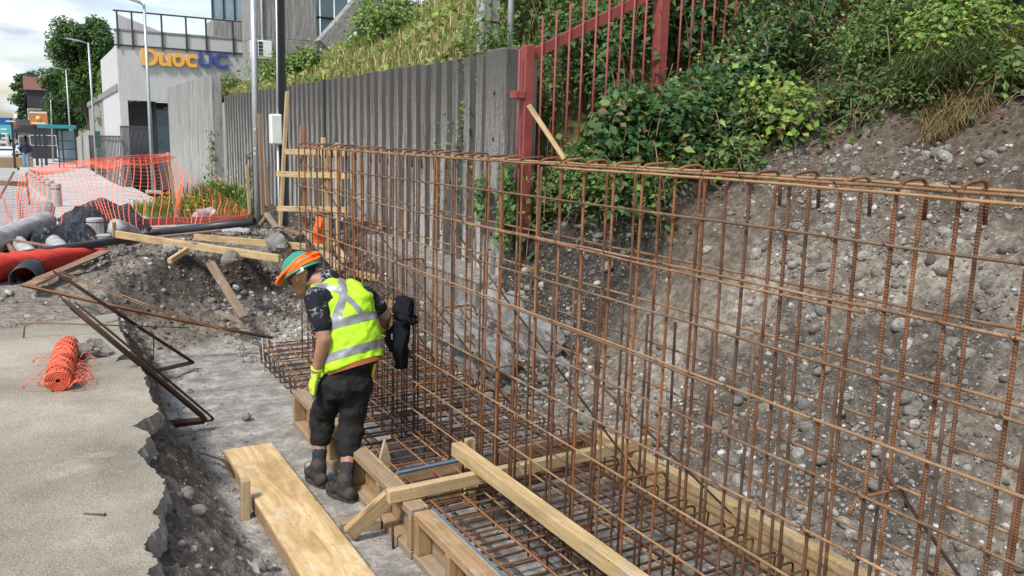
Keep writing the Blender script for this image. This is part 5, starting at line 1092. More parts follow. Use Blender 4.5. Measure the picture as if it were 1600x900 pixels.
# black sheet heap
def heap(name, lo, hi, h, mat, seed, label, cat):
    n = 46; V, F = [], []; r = random.Random(seed)
    pk = [((_ + .5) / 7, r.uniform(.3, .7), r.uniform(.55, 1.0)) for _ in range(7)]
    for i in range(n):
        for j in range(n):
            u, v = i / (n - 1), j / (n - 1); e = min(u, 1 - u, v, 1 - v); m = min(1, e * 5); hh = max(q[2] * max(0, 1 - 2.0 * math.hypot(u - q[0], (v - q[1]) * .7)) for q in pk)
            z = (hh * .85 + .18) * m ** .5 * h + .22 * h * abs(float(fbm(u * 7, v * 7 + u * 3, 1, 4, seed, .65))); V.append((lo[0] + (hi[0] - lo[0]) * u + .06 * float(fbm(u * 4, v * 4, 1, 2, seed + 3)), lo[1] + (hi[1] - lo[1]) * v, max(z, 0.0)))
    for i in range(n - 1):
        for j in range(n - 1): F.append((i * n + j, (i + 1) * n + j, (i + 1) * n + j + 1, i * n + j + 1))
    return props(ob(name, me(name, V, F, mat, False), None, (0, 0, .6)), label, cat)
heap('black_sheet', (.28, 14.6), (1.65, 17.4), .50, 'black_sheet', 4, 'crumpled black plastic sheet heaped behind the orange net', 'plastic sheet')
heap('black_sheet', (-.15, 13.2), (.75, 14.6), .34, 'black_sheet', 8, 'smaller fold of black plastic sheet near the red mesh roll', 'plastic sheet')
def wrap(p0, p1, r, label, cat='wrapped tube'):
    p0, p1 = Vector(p0), Vector(p1); n = 26; V, F = [], []; x, y, z = frame(p1 - p0); rr = random.Random(int(p0.x * 99))
    m = 18
    for i in range(n + 1):
        t = i / n; c = p0.lerp(p1, t); e = min(1, min(t, 1 - t) * 12) ** .5
        for k in range(m):
            a = 2 * PI * k / m; q = r * (.25 + .75 * e) * (1 + .26 * float(fbm(k / m * 11, t * 11, 1, 4, int(abs(p0.y * 7)), .7))); V.append(c + (y * math.cos(a) + z * math.sin(a)) * q)
    for i in range(n):
        for k in range(m): F.append((i * m + k, i * m + (k + 1) % m, i * m + m + (k + 1) % m, i * m + m + k))
    F += [tuple(range(m - 1, -1, -1)), tuple(range(n * m, n * m + m))]
    return props(ob('wrapped_tube', me('wrapped_tube', V, F, 'wrap_plastic', True)), label, cat)
wrap(onz(-30, 388, .76), onz(78, 343, .76), .17, 'long tube wrapped in pale plastic lying behind the net')
wrap(onz(50, 402, .66), onz(18, 372, .70), .11, 'short pale wrapped tube standing behind the red mesh roll')
wrap(onz(100, 396, .66), onz(70, 366, .70), .11, 'pale wrapped tube end between the black sheets')
wrap(onz(210, 368, .68), onz(180, 355, .92), .13, 'pale wrapped tube end behind the leaning timber')
wrap(onz(70, 345, .62), onz(72, 322, .85), .14, 'pale plastic bag at the foot of the bollard row', 'bag')
# pipes
def hpipe(name, p0, p1, r, label, mat='black_pipe'):
    p0, p1 = Vector(p0), Vector(p1); e = empty(name, tuple((p0 + p1) / 2), 0, label, 'pipe'); c = Vector(e.location); d = (p1 - p0).normalized()
    V, F, U_ = tubedata([p0 - c, p1 - c], r, 20, False); V2, F2, _ = tubedata([p0 - c, p1 - c], r * .9, 20, False); o = len(V); V += V2; F += [tuple(reversed([i + o for i in f])) for f in F2]
    for k in range(20): k2 = (k + 1) % 20; F.append((k2, k, o + k, o + k2)); F.append((20 + k, 20 + k2, o + 20 + k2, o + 20 + k))
    ob('pipe_wall', me('pipe_wall', V, F, mat, True), e); return e
hpipe('drain_pipe', onz(240, 364, .80), onz(398, 346, 1.05), .058, 'dark grey drain pipe pointing right with an open end above the spoil')
hpipe('drain_pipe', onz(-20, 407, .84), onz(246, 366, .82), .055, 'long black drain pipe lying behind the red mesh roll')
hpipe('wide_pipe', onz(36, 437, .68), onz(62, 405, .70), .14, 'wide black pipe with its dark open end under the red mesh roll')
# red mesh roll
def meshroll(path, rad, label):
    e = empty('mesh_roll', tuple(path[0]), 0, label, 'mesh roll'); c = Vector(path[0]); P = [Vector(p) - c for p in path]; n = 44; L = []
    pts = []; rr = []
    for i in range(n + 1):
        f = i / n * (len(P) - 1); k = min(int(f), len(P) - 2); pts.append(P[k].lerp(P[k + 1], f - k)); rr.append(rad[k] + (rad[k + 1] - rad[k]) * (f - k))
    rr = [q * (1 + .06 * math.sin(i * .9)) for i, q in enumerate(rr)]
    ob('roll_core', tubemesh('roll_core', pts, [q * .95 for q in rr], 'red_mesh', 24), e); V, F, _ = tubedata(pts, rr, 40, False); lines = []
    for k in range(0, 40): lines.append([V[i * 40 + k] for i in range(n + 1)])
    fine = []
    for i in range(n):
        for s in (0, .33, .66): a = [V[i * 40 + k].lerp(V[(i + 1) * 40 + k], s) for k in range(40)]; fine.append(a + [a[0]])
    ob('mesh_strands', multitube('mesh_strands', lines + fine, .005, 'red_strand', 3), e); return e
meshroll([onz(-40, 432, .74), onz(0, 418, .76), onz(40, 411, .76), onz(80, 406, .76), onz(125, 399, .72), onz(165, 393, .66)], [.16, .155, .135, .125, .10, .04], 'long bulging roll of red plastic mesh at the left edge')
# boards and lumber on the spoil
def board(p0, z0, p1, z1_, wd, ht, mat, label, cat='board', up=(0, 0, 1)): return props(beam('timber_board', onz(*p0, z0), onz(*p1, z1_), wd, ht, mat, up=up), label, cat)
board((182, 366), .98, (437, 404), .90, .045, .09, 'wood_new', 'long pale timber lying across the spoil behind the worker\'s helmet')
board((180, 382), .72, (178, 346), 1.05, .05, .06, 'wood_new', 'short upright timber stub at the left end of the long timber', up=(0, 1, 0))
board((305, 370), .92, (480, 386), .98, .05, .08, 'wood_new', 'pale timber lying on the spoil in front of the wall')
board((222, 347), .72, (402, 341), .78, .07, .12, 'red_paint', 'dark red painted steel beam lying behind the spoil', 'beam')
board((328, 410), .85, (381, 496), .30, .10, .04, 'wood_old', 'weathered plank leaning down the dark soil face', up=(0, -1, .6))
board((338, 487), .32, (392, 508), .20, .09, .035, 'wood_old', 'short weathered plank at the bottom of the soil face')
board((265, 408), .88, (292, 390), .95, .05, .06, 'wood_new', 'short pale offcut on the crest of the spoil')
board((46, 445), .70, (165, 392), .78, .14, .02, 'wood_red', 'thin brown board lying beside the red mesh roll')
board((60, 436), .72, (150, 400), .78, .12, .02, 'wood_red', 'second thin brown board lying on the gravel heap')
board((0, 365), .75, (22, 396), .72, .05, .05, 'wood_red', 'brown stick at the far left behind the mesh roll')
board((22, 375), .80, (95, 388), .74, .04, .03, 'wood_red', 'thin brown lath lying over the wrapped tubes')
board((233, 372), .84, (345, 360), .90, .10, .03, 'wood_old', 'grey plank under the drain pipe on the spoil')
for i, (a, za, b_, zb_, m_, l_) in enumerate((((405, 352), 1.0, (420, 332), 1.18, 'wood_old', 'left grey leg of the small A-shaped offcut'), ((432, 356), 1.0, (416, 333), 1.18, 'wood_old', 'right grey leg of the small A-shaped offcut'), ((430, 352), .98, (470, 366), .98, 'wood_old', 'dark board lying at the foot of the black post'))): board(a, za, b_, zb_, .08, .03, m_, l_)
# brown posts standing by the pole
def stand(px, p0, p1, Y, wd, ht, mat, label): return props(beam('timber_post', ony(px[0], p0, Y), ony(px[1], p1, Y), wd, ht, mat, up=(0, 1, 0)), label, 'post')
stand((411, 405.5), 336, 178, 12.6, .05, .08, 'wood_red', 'tall brown timber post right of the galvanised pole'); stand((418, 415), 322, 260, 12.4, .05, .06, 'wood_red', 'shorter brown timber post leaning by the black post')
sf = empty('timber_stop_frame', (3.0, 11, .9), label='tall timber stop-end frame of stakes and crossboards behind the cage end', cat='formwork'); fl = Vector(sf.location)
for x0, y0, x1, y1, Y, mt in ((438, 356, 449, 143, 11.6, 'wood_new'), (476, 357, 476, 197, 11.0, 'wood_red'), (470, 340, 472, 196, 11.2, 'wood_old'), (509, 395, 505, 215, 10.4, 'wood_new'), (528, 400, 528, 223, 10.0, 'wood_new'), (515, 390, 512, 232, 10.3, 'wood_form')): beam('stake', ony(x0, y0, Y) - fl, ony(x1, y1, Y) - fl, .045, .07, mt, sf, up=(0, 1, 0))
for x0, y0, x1, y1 in ((446, 237, 545, 240), (433, 272, 545, 275), (434, 326, 545, 328)): beam('crossboard', ony(x0, y0, 11.35) - fl, ony(x1, y1, 9.85) - fl, .035, .075, 'wood_new', sf)
# rags and offcuts at the cage end
def cloth(name, c, sx, sz, seed, mat, label, cat, thick=.05):
    n, m = 22, 20; V, F = [], []; r = random.Random(seed)
    for i in range(n + 1):
        t = i / n; wd = sx[min(int(t * (len(sx) - 1)), len(sx) - 2)]; f = t * (len(sx) - 1); k = min(int(f), len(sx) - 2); wd = sx[k] + (sx[k + 1] - sx[k]) * (f - k)
        for j in range(m):
            a = 2 * PI * j / m; fo = 1 + .26 * math.sin(a * 5 + seed + t * 3) * (.4 + t) + .30 * float(fbm(a * 1.5, t * 5, 1, 3, seed)); e = math.sin(PI * min(1, max(.06, t * 1.0 + .06))) ** .35 if t > .93 or t < .07 else 1
            V.append((math.cos(a) * thick * fo * e + .015 * math.sin(t * 9), math.sin(a) * wd * fo * e + .03 * math.sin(t * 5 + seed), -t * sz))
    for i in range(n):
        for j in range(m): F.append((i * m + j, i * m + m + j, i * m + m + (j + 1) % m, i * m + (j + 1) % m))
    F += [tuple(range(m)), tuple(range(n * m + m - 1, n * m - 1, -1))]
    return ob(name, me(name, V, F, mat, True), None, c)
p = ony(497, 338, 9.9); props(cloth('orange_rag', tuple(p), [.05, .07, .06, .09], .36, 3, 'orange_cloth', '', ''), 'orange rag hanging on the timber frame behind the cage', 'rag')
board((478, 362), .98, (530, 420), .80, .10, .04, 'wood_new', 'pale board lying beside the cage end'); board((500, 350), 1.0, (540, 408), .86, .08, .04, 'wood_new', 'second pale board slanting down behind the cage end'); board((545, 425), .62, (640, 446), .55, .04, .08, 'wood_new', 'pale timber behind the cage near the worker\'s shoulder'); board((560, 470), .55, (620, 476), .5, .05, .07, 'wood_new', 'pale offcut behind the cage beside the black jacket')
# jacket on the cage
jk = empty('black_jacket', tuple(onx(637, 475, 2.15)), label='black hooded jacket tied to the rebar cage beside the worker', cat='jacket')
simple('jacket_black', (.011, .012, .015), .95, 0, .3, 20, .3, .1); simple('white_tag', (.75, .75, .72), .5)
def jpart(nm, off, sx, sz, seed, th):
    o = cloth(nm, (0, 0, 0), sx, sz, seed, 'jacket_black', '', '', th); o.parent = jk; o.location = off; return o
jpart('hood', (-.03, .02, .05), [.04, .085, .10, .08], .17, 2, .06); jpart('knot', (-.04, -.06, .0), [.03, .06, .06, .04], .13, 7, .05)
jpart('body', (-.05, .035, -.10), [.06, .09, .11, .125, .10], .28, 5, .05); jpart('sleeve', (-.06, -.02, -.08), [.045, .05, .05, .055, .045], .40, 9, .04); jpart('torn_flap', (-.05, .10, -.16), [.025, .05, .06, .03], .22, 4, .03)
box('tag', (-.115, .0, -.24), (-.11, .012, -.20), 'white_tag', jk, .001)
# rebar bundles
def bundle(paths, label, n=7, r=.0065, sp=.015, mat='rebar_dark', seed=1):
    rr = random.Random(seed); c = sum((Vector(p) for p in paths), Vector()) / len(paths); e = empty('rebar_bundle', tuple(c), 0, label, 'rebar bundle')
    for i in range(n):
        o = Vector((rr.uniform(-1, 1) * sp * 1.5, rr.uniform(-1, 1) * sp, rr.uniform(0, 1) * sp * 1.5)); P = [Vector(p) - c + o * (1 + .5 * rr.random()) for p in paths]; P[0] += (P[0] - P[1]).normalized() * rr.uniform(-.03, .06)
        tube('bar', bend(P, .05, 5), r, mat, e, 6)
    return e
bundle([(0.153, 5.98, 1.149), onz(212, 562, .70), onz(329, 660, .06), onz(264, 668, .06)], 'thick bundle of bent rebars leaning from the slab edge to the pit floor', 10, .007, .022, 'rebar_dark', 1)
bundle([(0.105, 7.536, 1.105), onz(190, 497, .66), onz(301, 569, .06), onz(245, 582, .10)], 'second bundle of bent rebars reaching from the gravel heap into the pit', 7, .0065, .018, 'rebar_dark', 2)
bundle([onz(42, 450, .76), onz(180, 482, .60), onz(290, 505, .40), onz(428, 531, .16)], 'loose long rebars running from the gravel apron toward the footing', 5, .006, .02, 'rebar_rust', 3)
bundle([onz(96, 428, .84), onz(230, 480, .62), onz(330, 512, .35), onz(425, 548, .10)], 'pair of thin rebars lying down the soil face', 2, .006, .02, 'rebar_horizontal', 4)
bundle([onz(37, 527, .655), onz(38.5, 504, .78), onz(140, 507, .74), onz(295, 512, .52)], 'single rusty hooked rebar lying over the slab edge', 1, .006, .0, 'rebar_rust', 5)
bundle([onz(240, 524, .50), onz(240, 562, .10)], 'single upright rod between the rebar bundles', 1, .005, 0, 'rebar_dark', 6)
bundle([onz(322, 712, .06), onz(354, 722, .08), onz(372, 748, .03)], 'short rusty rods by the corner of the lying panel', 3, .005, .02, 'rebar_dark', 7)
for i, (x0, x1) in enumerate(((412, 409), (421, 417), (430, 428))): props(tube('white_rod', [onz(x0 + 2, 580 + i, .0), ony(x1, 528 + i, onz(x0, 578, 0).y)], .006, 'pole_concrete', None, 6), ('left', 'middle', 'right')[i] + ' pale thin rod standing at the far corner of the footing mat', 'rod')
# roll of orange net on the slab
def netroll():
    a, b = onz(92, 612, SLAB_Z), onz(106, 556, SLAB_Z); r = .072; a.z = b.z = SLAB_Z + r; e = empty('orange_net_roll', ((a.x + b.x) / 2, (a.y + b.y) / 2, SLAB_Z), 0, 'tangled roll of orange safety net lying on the broken slab', 'net roll'); c = Vector(e.location); d = (b - a); x, y, z = frame(d); rr = random.Random(3); L = []
    for s in range(46):
        t = s / 45; ce = a - c + d * t; pts = []; q = r * (.9 + .2 * rr.random()); tilt = rr.uniform(-.05, .05)
        for k in range(19): an = 2 * PI * k / 18 * 1.02; pts.append(ce + (y * math.cos(an) + z * math.sin(an)) * q * (1 + .05 * math.sin(an * 3 + s)) + x * (tilt * math.cos(an) + .006 * math.sin(an * 5)))
        L.append(pts)
    for s in range(22):
        an = 2 * PI * s / 22; L.append([a - c + d * (k / 12) + (y * math.cos(an + k * .05) + z * math.sin(an + k * .05)) * r * (1 + .04 * rr.uniform(-1, 1)) for k in range(13)])
    for s in range(5):  # inner spiral turns at the open end
        q = r * (.25 + .15 * s); L.append([a - c + x * (-.004) + (y * math.cos(2 * PI * k / 14) + z * math.sin(2 * PI * k / 14)) * q for k in range(15)])
    ob('rolled_strands', multitube('rolled_strands', L, .0042, 'orange_plastic', 4), e)
    V, F, _ = tubedata([a - c + x * .02, b - c], r * .82, 18, False); ob('inner_layer', me('inner_layer', V, F, 'orange_plastic', True), e)
    L = []
    for s in range(20):
        ba = a - c + d * rr.random() ; sd = rr.choice((-1, -1, 1)); R1 = rr.uniform(.05, .15); ph = rr.uniform(-.5, .5); pts = []
        for k in range(15): an = PI * k / 14; pts.append(ba + x * (R1 * .8 * (math.sin(an * 2 + ph) * .35) + ph * .12) + y * sd * (r * .8 + R1 * math.sin(an)) + Vector((0, 0, -r * .6 + .05 * math.sin(an * 3) * rr.random() + R1 * .22 * math.sin(an))))
        L.append([Vector((p.x, p.y, max(p.z, .006))) for p in pts])
    props(ob('loose_loops', multitube('loose_loops', L, .0026, 'orange_plastic', 4), e), kind='stuff')
netroll()
# rocks and bits on the slab and pit floor
props(blob('concrete_rock', onz(136, 548, SLAB_Z + .05), (.13, .10, .075), 'stone', 3, .9, 12, 1.0), 'grey broken concrete rock behind the orange net roll', 'rock')
props(blob('concrete_chunk', onz(385, 651, .035), (.04, .035, .035), 'stone', 2, .5, 13), 'small grey cube-like chunk on the pit floor', 'rock')
props(blob('white_rock', onz(372, 900, .08), (.12, .09, .07), 'wrap_plastic', 3, .9, 14), 'pale broken rock at the bottom edge beside the panel', 'rock'); props(blob('rock', onz(311, 862, .16), (.05, .045, .04), 'stone', 3, .7, 15), 'grey angular stone in the loose soil strip', 'rock'); props(blob('rock', onz(405, 886, .06), (.055, .055, .05), 'stone', 3, .4, 16), 'round stone beside the pale rock near the panel', 'rock'); props(blob('rock', onz(287, 808, .20), (.05, .06, .05), 'stone', 3, .4, 17), 'brown stone stuck in the broken edge', 'rock')
props(blob('rock', onz(435, 380, 1.0), (.13, .15, .12), 'stone', 3, .4, 18), 'large round rock on the spoil left of the cage end', 'rock'); props(blob('rock', onz(362, 405, .84), (.11, .12, .10), 'stone', 3, .4, 19), 'round rock on the crest below the long timber', 'rock'); props(blob('rock', onz(268, 392, .86), (.10, .11, .09), 'stone', 3, .5, 20), 'grey rock on the crest beside the offcut', 'rock'); props(blob('pale_rock', onz(320, 335, .75), (.20, .16, .12), 'wrap_plastic', 3, .6, 22), 'pale rock among the yellow flowers', 'rock')
a, b_ = onz(131, 802, SLAB_Z + .006), onz(163, 804, SLAB_Z + .006); nl_ = empty('large_nail', tuple((a + b_) / 2), label='big rusty nail lying on the slab', cat='nail'); c = Vector(nl_.location); tube('shank', [a - c, b_ - c], .004, 'rebar_rust', nl_, 6); tube('head', [b_ - c, b_ - c + (b_ - a).normalized() * .004], .008, 'rebar_rust', nl_, 8)
# yellow flower patch and climbing weeds
def patch(name, c, r, h, n, label, fl=0, pal=None):
    X = c[0] + RNG.normal(size=n) * r[0]; Y = c[1] + RNG.normal(size=n) * r[1]; z = np.full(n, c[2]); V, F, C = blades(np.stack([X - c[0], Y - c[1], z - c[2]], -1), h * RNG.uniform(.4, 1.2, n), (0, -.05, 0), palette(n, pal or (GREEN + LIME)), .012, .5); e = empty(name, tuple(c), 0, label, 'plant'); ob('blades', fastmesh('blades', V, F, 'grass', False, C), e)
    if fl:
        k = RNG.choice(n, fl); q = np.stack([X[k] - c[0], Y[k] - c[1], RNG.uniform(.5, 1.1, fl) * h], -1); V, F, C = leaves(np.repeat(q, 2, 0), unit(RNG.normal(size=(2 * fl, 3)) + np.array([-.2, -.6, .5])), np.full(2 * fl, .055), np.tile(np.array([(.80, .50, .02)]), (2 * fl, 1)), .95, 0); props(ob('flowers', fastmesh('flowers', V, F, 'leaf', False, C), e), kind='stuff')
p = onz(290, 340, .62); patch('yellow_flower_patch', (p.x + .15, p.y + 1.6, .54), (.35, .7), .40, 2200, 'patch of yellow flowers and grass behind the net stake', 110); p = onz(345, 315, .8); patch('yellow_flower_patch', (p.x, p.y, .75), (.22, .7), .6, 1400, 'taller yellow flowers at the foot of the ribbed wall', 40); p = onz(378, 330, .8); patch('grass_patch', (p.x, p.y, .75), (.2, .5), .35, 900, 'green grass at the foot of the steel pole', 4)
def vine(px, y0, y1, X, label, n=260):
    e = empty('ivy_vine', tuple(onx(px, y1, X)), 0, label, 'vine'); c = Vector(e.location); P = []
    for i in range(n): q = onx(px + random.gauss(0, 5), random.uniform(y0, y1), X - .03 - random.random() * .1) - c; P.append(q[:])
    V, F, C = leaves(np.array(P), unit(RNG.normal(size=(n, 3)) * .4 + np.array([-.8, -.3, .3])), .09 * RNG.uniform(.5, 1.2, n), palette(n, DARK + MID), .7); ob('foliage', fastmesh('foliage', V, F, 'leaf', False, C), e)
    tube('stem', [onx(px, y1, X - .02) - c, onx(px + 3, (y0 + y1) / 2, X - .02) - c, onx(px - 2, y0, X - .02) - c], .008, 'stem', e, 5)
vine(330, 205, 285, 3.74, 'ivy stem climbing the corner of the smooth wall section', 120); vine(752, 280, 345, 3.95, 'leafy vine on the ribbed wall near its end', 160); vine(792, 255, 350, 3.95, 'leafy climber at the end pilaster of the wall', 260); vine(390, 235, 285, 3.95, 'thin weed against the ribbed wall behind the pole', 60)
# ================================================================== PEOPLE
def capsule(p0, p1, r0, r1, side=None, flat=1.0, n=16, m=8):
    """round cone from p0 to p1; cross-section squeezed by flat across the side vector"""
    p0, p1 = Vector(p0), Vector(p1); x = (p1 - p0); L = x.length; x = x.normalized() if L > 1e-6 else Vector((0, 0, 1))
    s = Vector(side) if side is not None else (Vector((0, 0, 1)) if abs(x.z) < .9 else Vector((1, 0, 0))); y = (s - x * s.dot(x)).normalized(); z = x.cross(y); V, F = [], []
    rings = [(-r0 * math.cos(a), r0 * math.sin(a)) for a in np.linspace(.15, PI / 2, 5)] + [(L * k / m, r0 + (r1 - r0) * k / m) for k in range(1, m)] + [(L + r1 * math.cos(a), r1 * math.sin(a)) for a in np.linspace(PI / 2, .15, 5)]
    for t, r in rings:
        for k in range(n): a = 2 * PI * k / n; V.append(p0 + x * t + y * math.cos(a) * r + z * math.sin(a) * r * flat)
    for i in range(len(rings) - 1):
        for k in range(n): F.append((i * n + k, i * n + (k + 1) % n, i * n + n + (k + 1) % n, i * n + n + k))
    F += [tuple(range(n - 1, -1, -1)), tuple(range((len(rings) - 1) * n, len(rings) * n))]
    return V, F
def loftpart(rings, n=28):
    """rings: (centre, side half vector, depth half vector)"""
    V, F = [], []
    for c, s, d in rings:
        for k in range(n): a = 2 * PI * k / n; V.append(Vector(c) + Vector(s) * math.cos(a) + Vector(d) * math.sin(a))
    for i in range(len(rings) - 1):
        for k in range(n): F.append((i * n + k, i * n + (k + 1) % n, i * n + n + (k + 1) % n, i * n + n + k))
    F += [tuple(range(n - 1, -1, -1)), tuple(range((len(rings) - 1) * n, len(rings) * n))]; return V, F
def solid(name, parts, voxel, it, mat, parent, wr=None):
    V, F = [], []
    for v, f in parts: o = len(V); V += v; F += [tuple(i + o for i in q) for q in f]
    m = me('tmp', V, F); bm = bmesh.new(); bm.from_mesh(m)
    o = bpy.data.objects.new('tmp', m); COL.objects.link(o); bm.free()
    r = o.modifiers.new('r', 'REMESH'); r.mode = 'VOXEL'; r.voxel_size = voxel
    if it: s = o.modifiers.new('s', 'SMOOTH'); s.factor = .5; s.iterations = it
    bpy.context.view_layer.update(); ev = bpy.data.meshes.new_from_object(o.evaluated_get(bpy.context.evaluated_depsgraph_get())); bpy.data.objects.remove(o); bpy.data.meshes.remove(m)
    if wr:
        co = np.empty(len(ev.vertices) * 3, np.float32); ev.vertices.foreach_get('co', co); co = co.reshape(-1, 3); no = np.empty(len(co) * 3, np.float32); ev.vertices.foreach_get('normal', no); no = no.reshape(-1, 3)
        d = wr(co); co = co + no * d[:, None]; ev.vertices.foreach_set('co', co.ravel().astype(np.float32))
    ev.materials.clear(); ev.materials.append(MATS[mat] if isinstance(mat, str) else mat); ev.shade_smooth(); ev.name = name; ev.update(); return ob(name, ev, parent)
def skin(name, c):
    m = MT(name, .55, 0, .35); v = m.coord('Object'); m.col(m.ramp(m.noise(v, 14, 4), (.3, tuple(x * .82 for x in c)), (.7, tuple(x * 1.12 for x in c)))); m.b.inputs['Subsurface Weight'].default_value = .08; m.b.inputs['Subsurface Radius'].default_value = (.02, .008, .004); m.bump(m.noise(v, 160, 3), .12, .002)
skin('skin', (.36, .19, .125))
simple('hi_vis', (.43, .76, .025), .75, 0, .14, 9, .2); simple('reflective', (.27, .28, .29), .4, .2, .08, 30, .05); simple('trouser_black', (.010, .0095, .009), .85, 0, .35, 18, .3); simple('sock', (.03, .03, .036), .9, 0, .3, 60, .4); simple('boot_leather', (.052, .042, .036), .75, 0, .45, 30, .35); simple('boot_sole', (.06, .052, .046), .85, 0, .4, 40, .3); simple('helmet_green', (.035, .26, .17), .35, 0, .06, 5, .02); simple('helmet_white', (.62, .63, .62), .5); simple('hair', (.012, .010, .009), .6, 0, .3, 80, .5); simple('belt', (.30, .09, .03), .7); simple('tool_yellow', (.75, .45, .03), .4); simple('glove_palm', (.20, .22, .19), .85, 0, .2, 30, .2); simple('glove_lime', (.52, .72, .06), .8, 0, .12, 40, .3); simple('lens_black', (.01, .01, .012), .12, 0, .05, 5, 0, .7); simple('flap_orange', (.90, .14, .015), .75, 0, .08, 16, .15)
def shirt():
    m = MT('shirt_print', .85, 0, .2); v = m.coord('Object'); vo = m.n('ShaderNodeTexVoronoi', feature='DISTANCE_TO_EDGE'); wv2 = m.n('ShaderNodeVectorMath', operation='ADD'); nn = m.n('ShaderNodeTexNoise'); nn.inputs['Scale'].default_value = 22; m.l(v, nn.inputs['Vector']); sc = m.n('ShaderNodeVectorMath', operation='SCALE'); sc.inputs['Scale'].default_value = .06; m.l(nn.outputs['Color'], sc.inputs[0]); m.l(v, wv2.inputs[0]); m.l(sc.outputs[0], wv2.inputs[1]); m.l(wv2.outputs[0], vo.inputs['Vector']); vo.inputs['Scale'].default_value = 34
    f = m.math('MULTIPLY', m.ramp(vo.outputs['Distance'], (.0, 1.0), (.09, 0.0)), m.ramp(m.noise(v, 11, 3), (.5, 0.0), (.58, 1.0))); m.col(m.mix(f, (.016, .017, .022), (.50, .52, .55)))
shirt()
FR, FL = onz(541, 772, 0), onz(496, 745, 0); root = (FR + FL) / 2; root.z = 0
wk = empty('person', tuple(root), 0, 'construction worker in lime hi-vis vest and green helmet looking down beside the cage', 'person')
D0 = float((np.array(root[:]) - CAM) @ CF)
def J(px, py, dd=0.0):
    """joint under a pixel, dd metres behind the worker's standing depth, in the worker's frame"""
    d = ray(px, py); return Vector(CAM + d * (D0 + DZ(py) + dd)) - root
def DZ(py): return 0.0
# depth along the camera axis changes with height because the camera looks down
sp = math.sin(pitch)
def at(px, py, ox=0.0, oy=0.0):
    """point on the pixel's ray at the worker's horizontal range, then pushed back by oy metres along the ground"""
    d = ray(px, py); h = math.hypot(d[0], d[1]); rng = math.hypot(root.x, root.y) + oy; return Vector(CAM + d * rng / h) - root
RV = Vector((.97, -.05, .0)); FV = Vector((-.10, .99, 0))           # torso right and forward
pel = at(541, 592, oy=.0); waist = at(551, 560, oy=.0); mid = at(546, 512, oy=.05); chest = at(538, 474, oy=.10); neck = at(515, 437, oy=.16)
axis = (neck - waist).normalized(); RT = (RV - axis * RV.dot(axis)).normalized(); DT = axis.cross(RT)   # DT points forward/back across the torso
if DT.y < 0: DT = -DT
shL = at(493, 466, oy=.0); shR = at(572, 462, oy=.17); elL = at(507, 530, oy=-.10); wrL = at(495, 578, oy=-.04); elR = at(601, 492, oy=.24); wrR = at(600, 512, oy=.42)
hipL = at(520, 600, oy=.02); hipR = at(558, 602, oy=.0); knL = at(503, 652, oy=.15); knR = at(548, 668, oy=-.03); anL = Vector((1.50, 5.09, .10)) - root; anR = Vector((1.585, 4.79, .10)) - root
# head frame
CRV, CFV = Vector(CR), Vector(CF); hf = (-CRV * .86 + Vector((CFV.x, CFV.y, 0)).normalized() * .38 + Vector((0, 0, -.52))).normalized()
hu0 = Vector((0, 0, 1)) * .86 + hf * 0; hu = (Vector((0, 0, 1)) - hf * hf.z).normalized(); hs = hf.cross(hu)   # right side of the head
hc = at(472, 430, oy=.24)
def H(f, s, u): return hc + hf * f + hs * s + hu * u
legsb = [capsule(hipL, knL, .080, .058), capsule(knL, anL, .056, .040), capsule(hipR, knR, .080, .058), capsule(knR, anR, .056, .040), capsule(anL, anL + Vector((-.01, .07, -.05)), .036, .03), capsule(anR, anR + Vector((-.02, .07, -.05)), .036, .03)]
torsob = [loftpart([(pel - axis * .05, RT * .15, DT * .10), (waist, RT * .15, DT * .10), (mid, RT * .165, DT * .11), (chest, RT * .18, DT * .11), (chest.lerp(neck, .6), RT * .14, DT * .09), (neck, RT * .06, DT * .06)])]
headb = [capsule(neck - axis * .02, hc - hu * .03 - hf * .03, .060, .056), capsule(H(-.018, 0, .015), H(.012, 0, .02), .088, .086, hs, 1.0), capsule(H(.035, 0, -.03), H(.055, 0, -.085), .062, .036, hs), capsule(H(.092, 0, .0), H(.112, 0, -.032), .011, .016), capsule(H(.092, 0, -.060), H(.096, 0, -.064), .016, .014, hs), capsule(H(.086, 0, -.088), H(.09, 0, -.092), .022, .02)]
for s in (-1, 1): headb += [capsule(H(-.005, s * .082, .012), H(-.012, s * .086, -.03), .018, .012, hf, .5), capsule(H(.075, s * .030, .012), H(.082, s * .04, .012), .016, .014)]
armsb = [capsule(shL, elL, .056, .047), capsule(elL, wrL, .049, .033), capsule(shR, elR, .054, .047), capsule(elR, wrR, .048, .033), capsule(wrL, wrL + (wrL - elL).normalized() * .06, .03, .03), capsule(wrR, wrR + (wrR - elR).normalized() * .06, .03, .03), capsule(shL, chest, .06, .09), capsule(shR, chest, .06, .09)]
solid('body', legsb + torsob + headb + armsb, .0075, 5, 'skin', wk)
def folds(amp, sc, axis_=2):
    def f(co): return amp * (fbm(co[:, 0] * 1.3 + co[:, 2] * .6, co[:, 2] + co[:, 1] * .5, sc, 3, 3) + .6 * fbm(co[:, 1], co[:, 2] - co[:, 0] * .7, sc * 1.7, 3, 9)); return f
    return f
def mk(amp, sc): return lambda co: amp * (fbm(co[:, 0] * 1.3 + co[:, 2] * .6, co[:, 2] + co[:, 1] * .5, sc, 3, 3) + .6 * fbm(co[:, 1] - co[:, 2] * .4, co[:, 2] * .8 - co[:, 0] * .7, sc * 1.7, 3, 9))
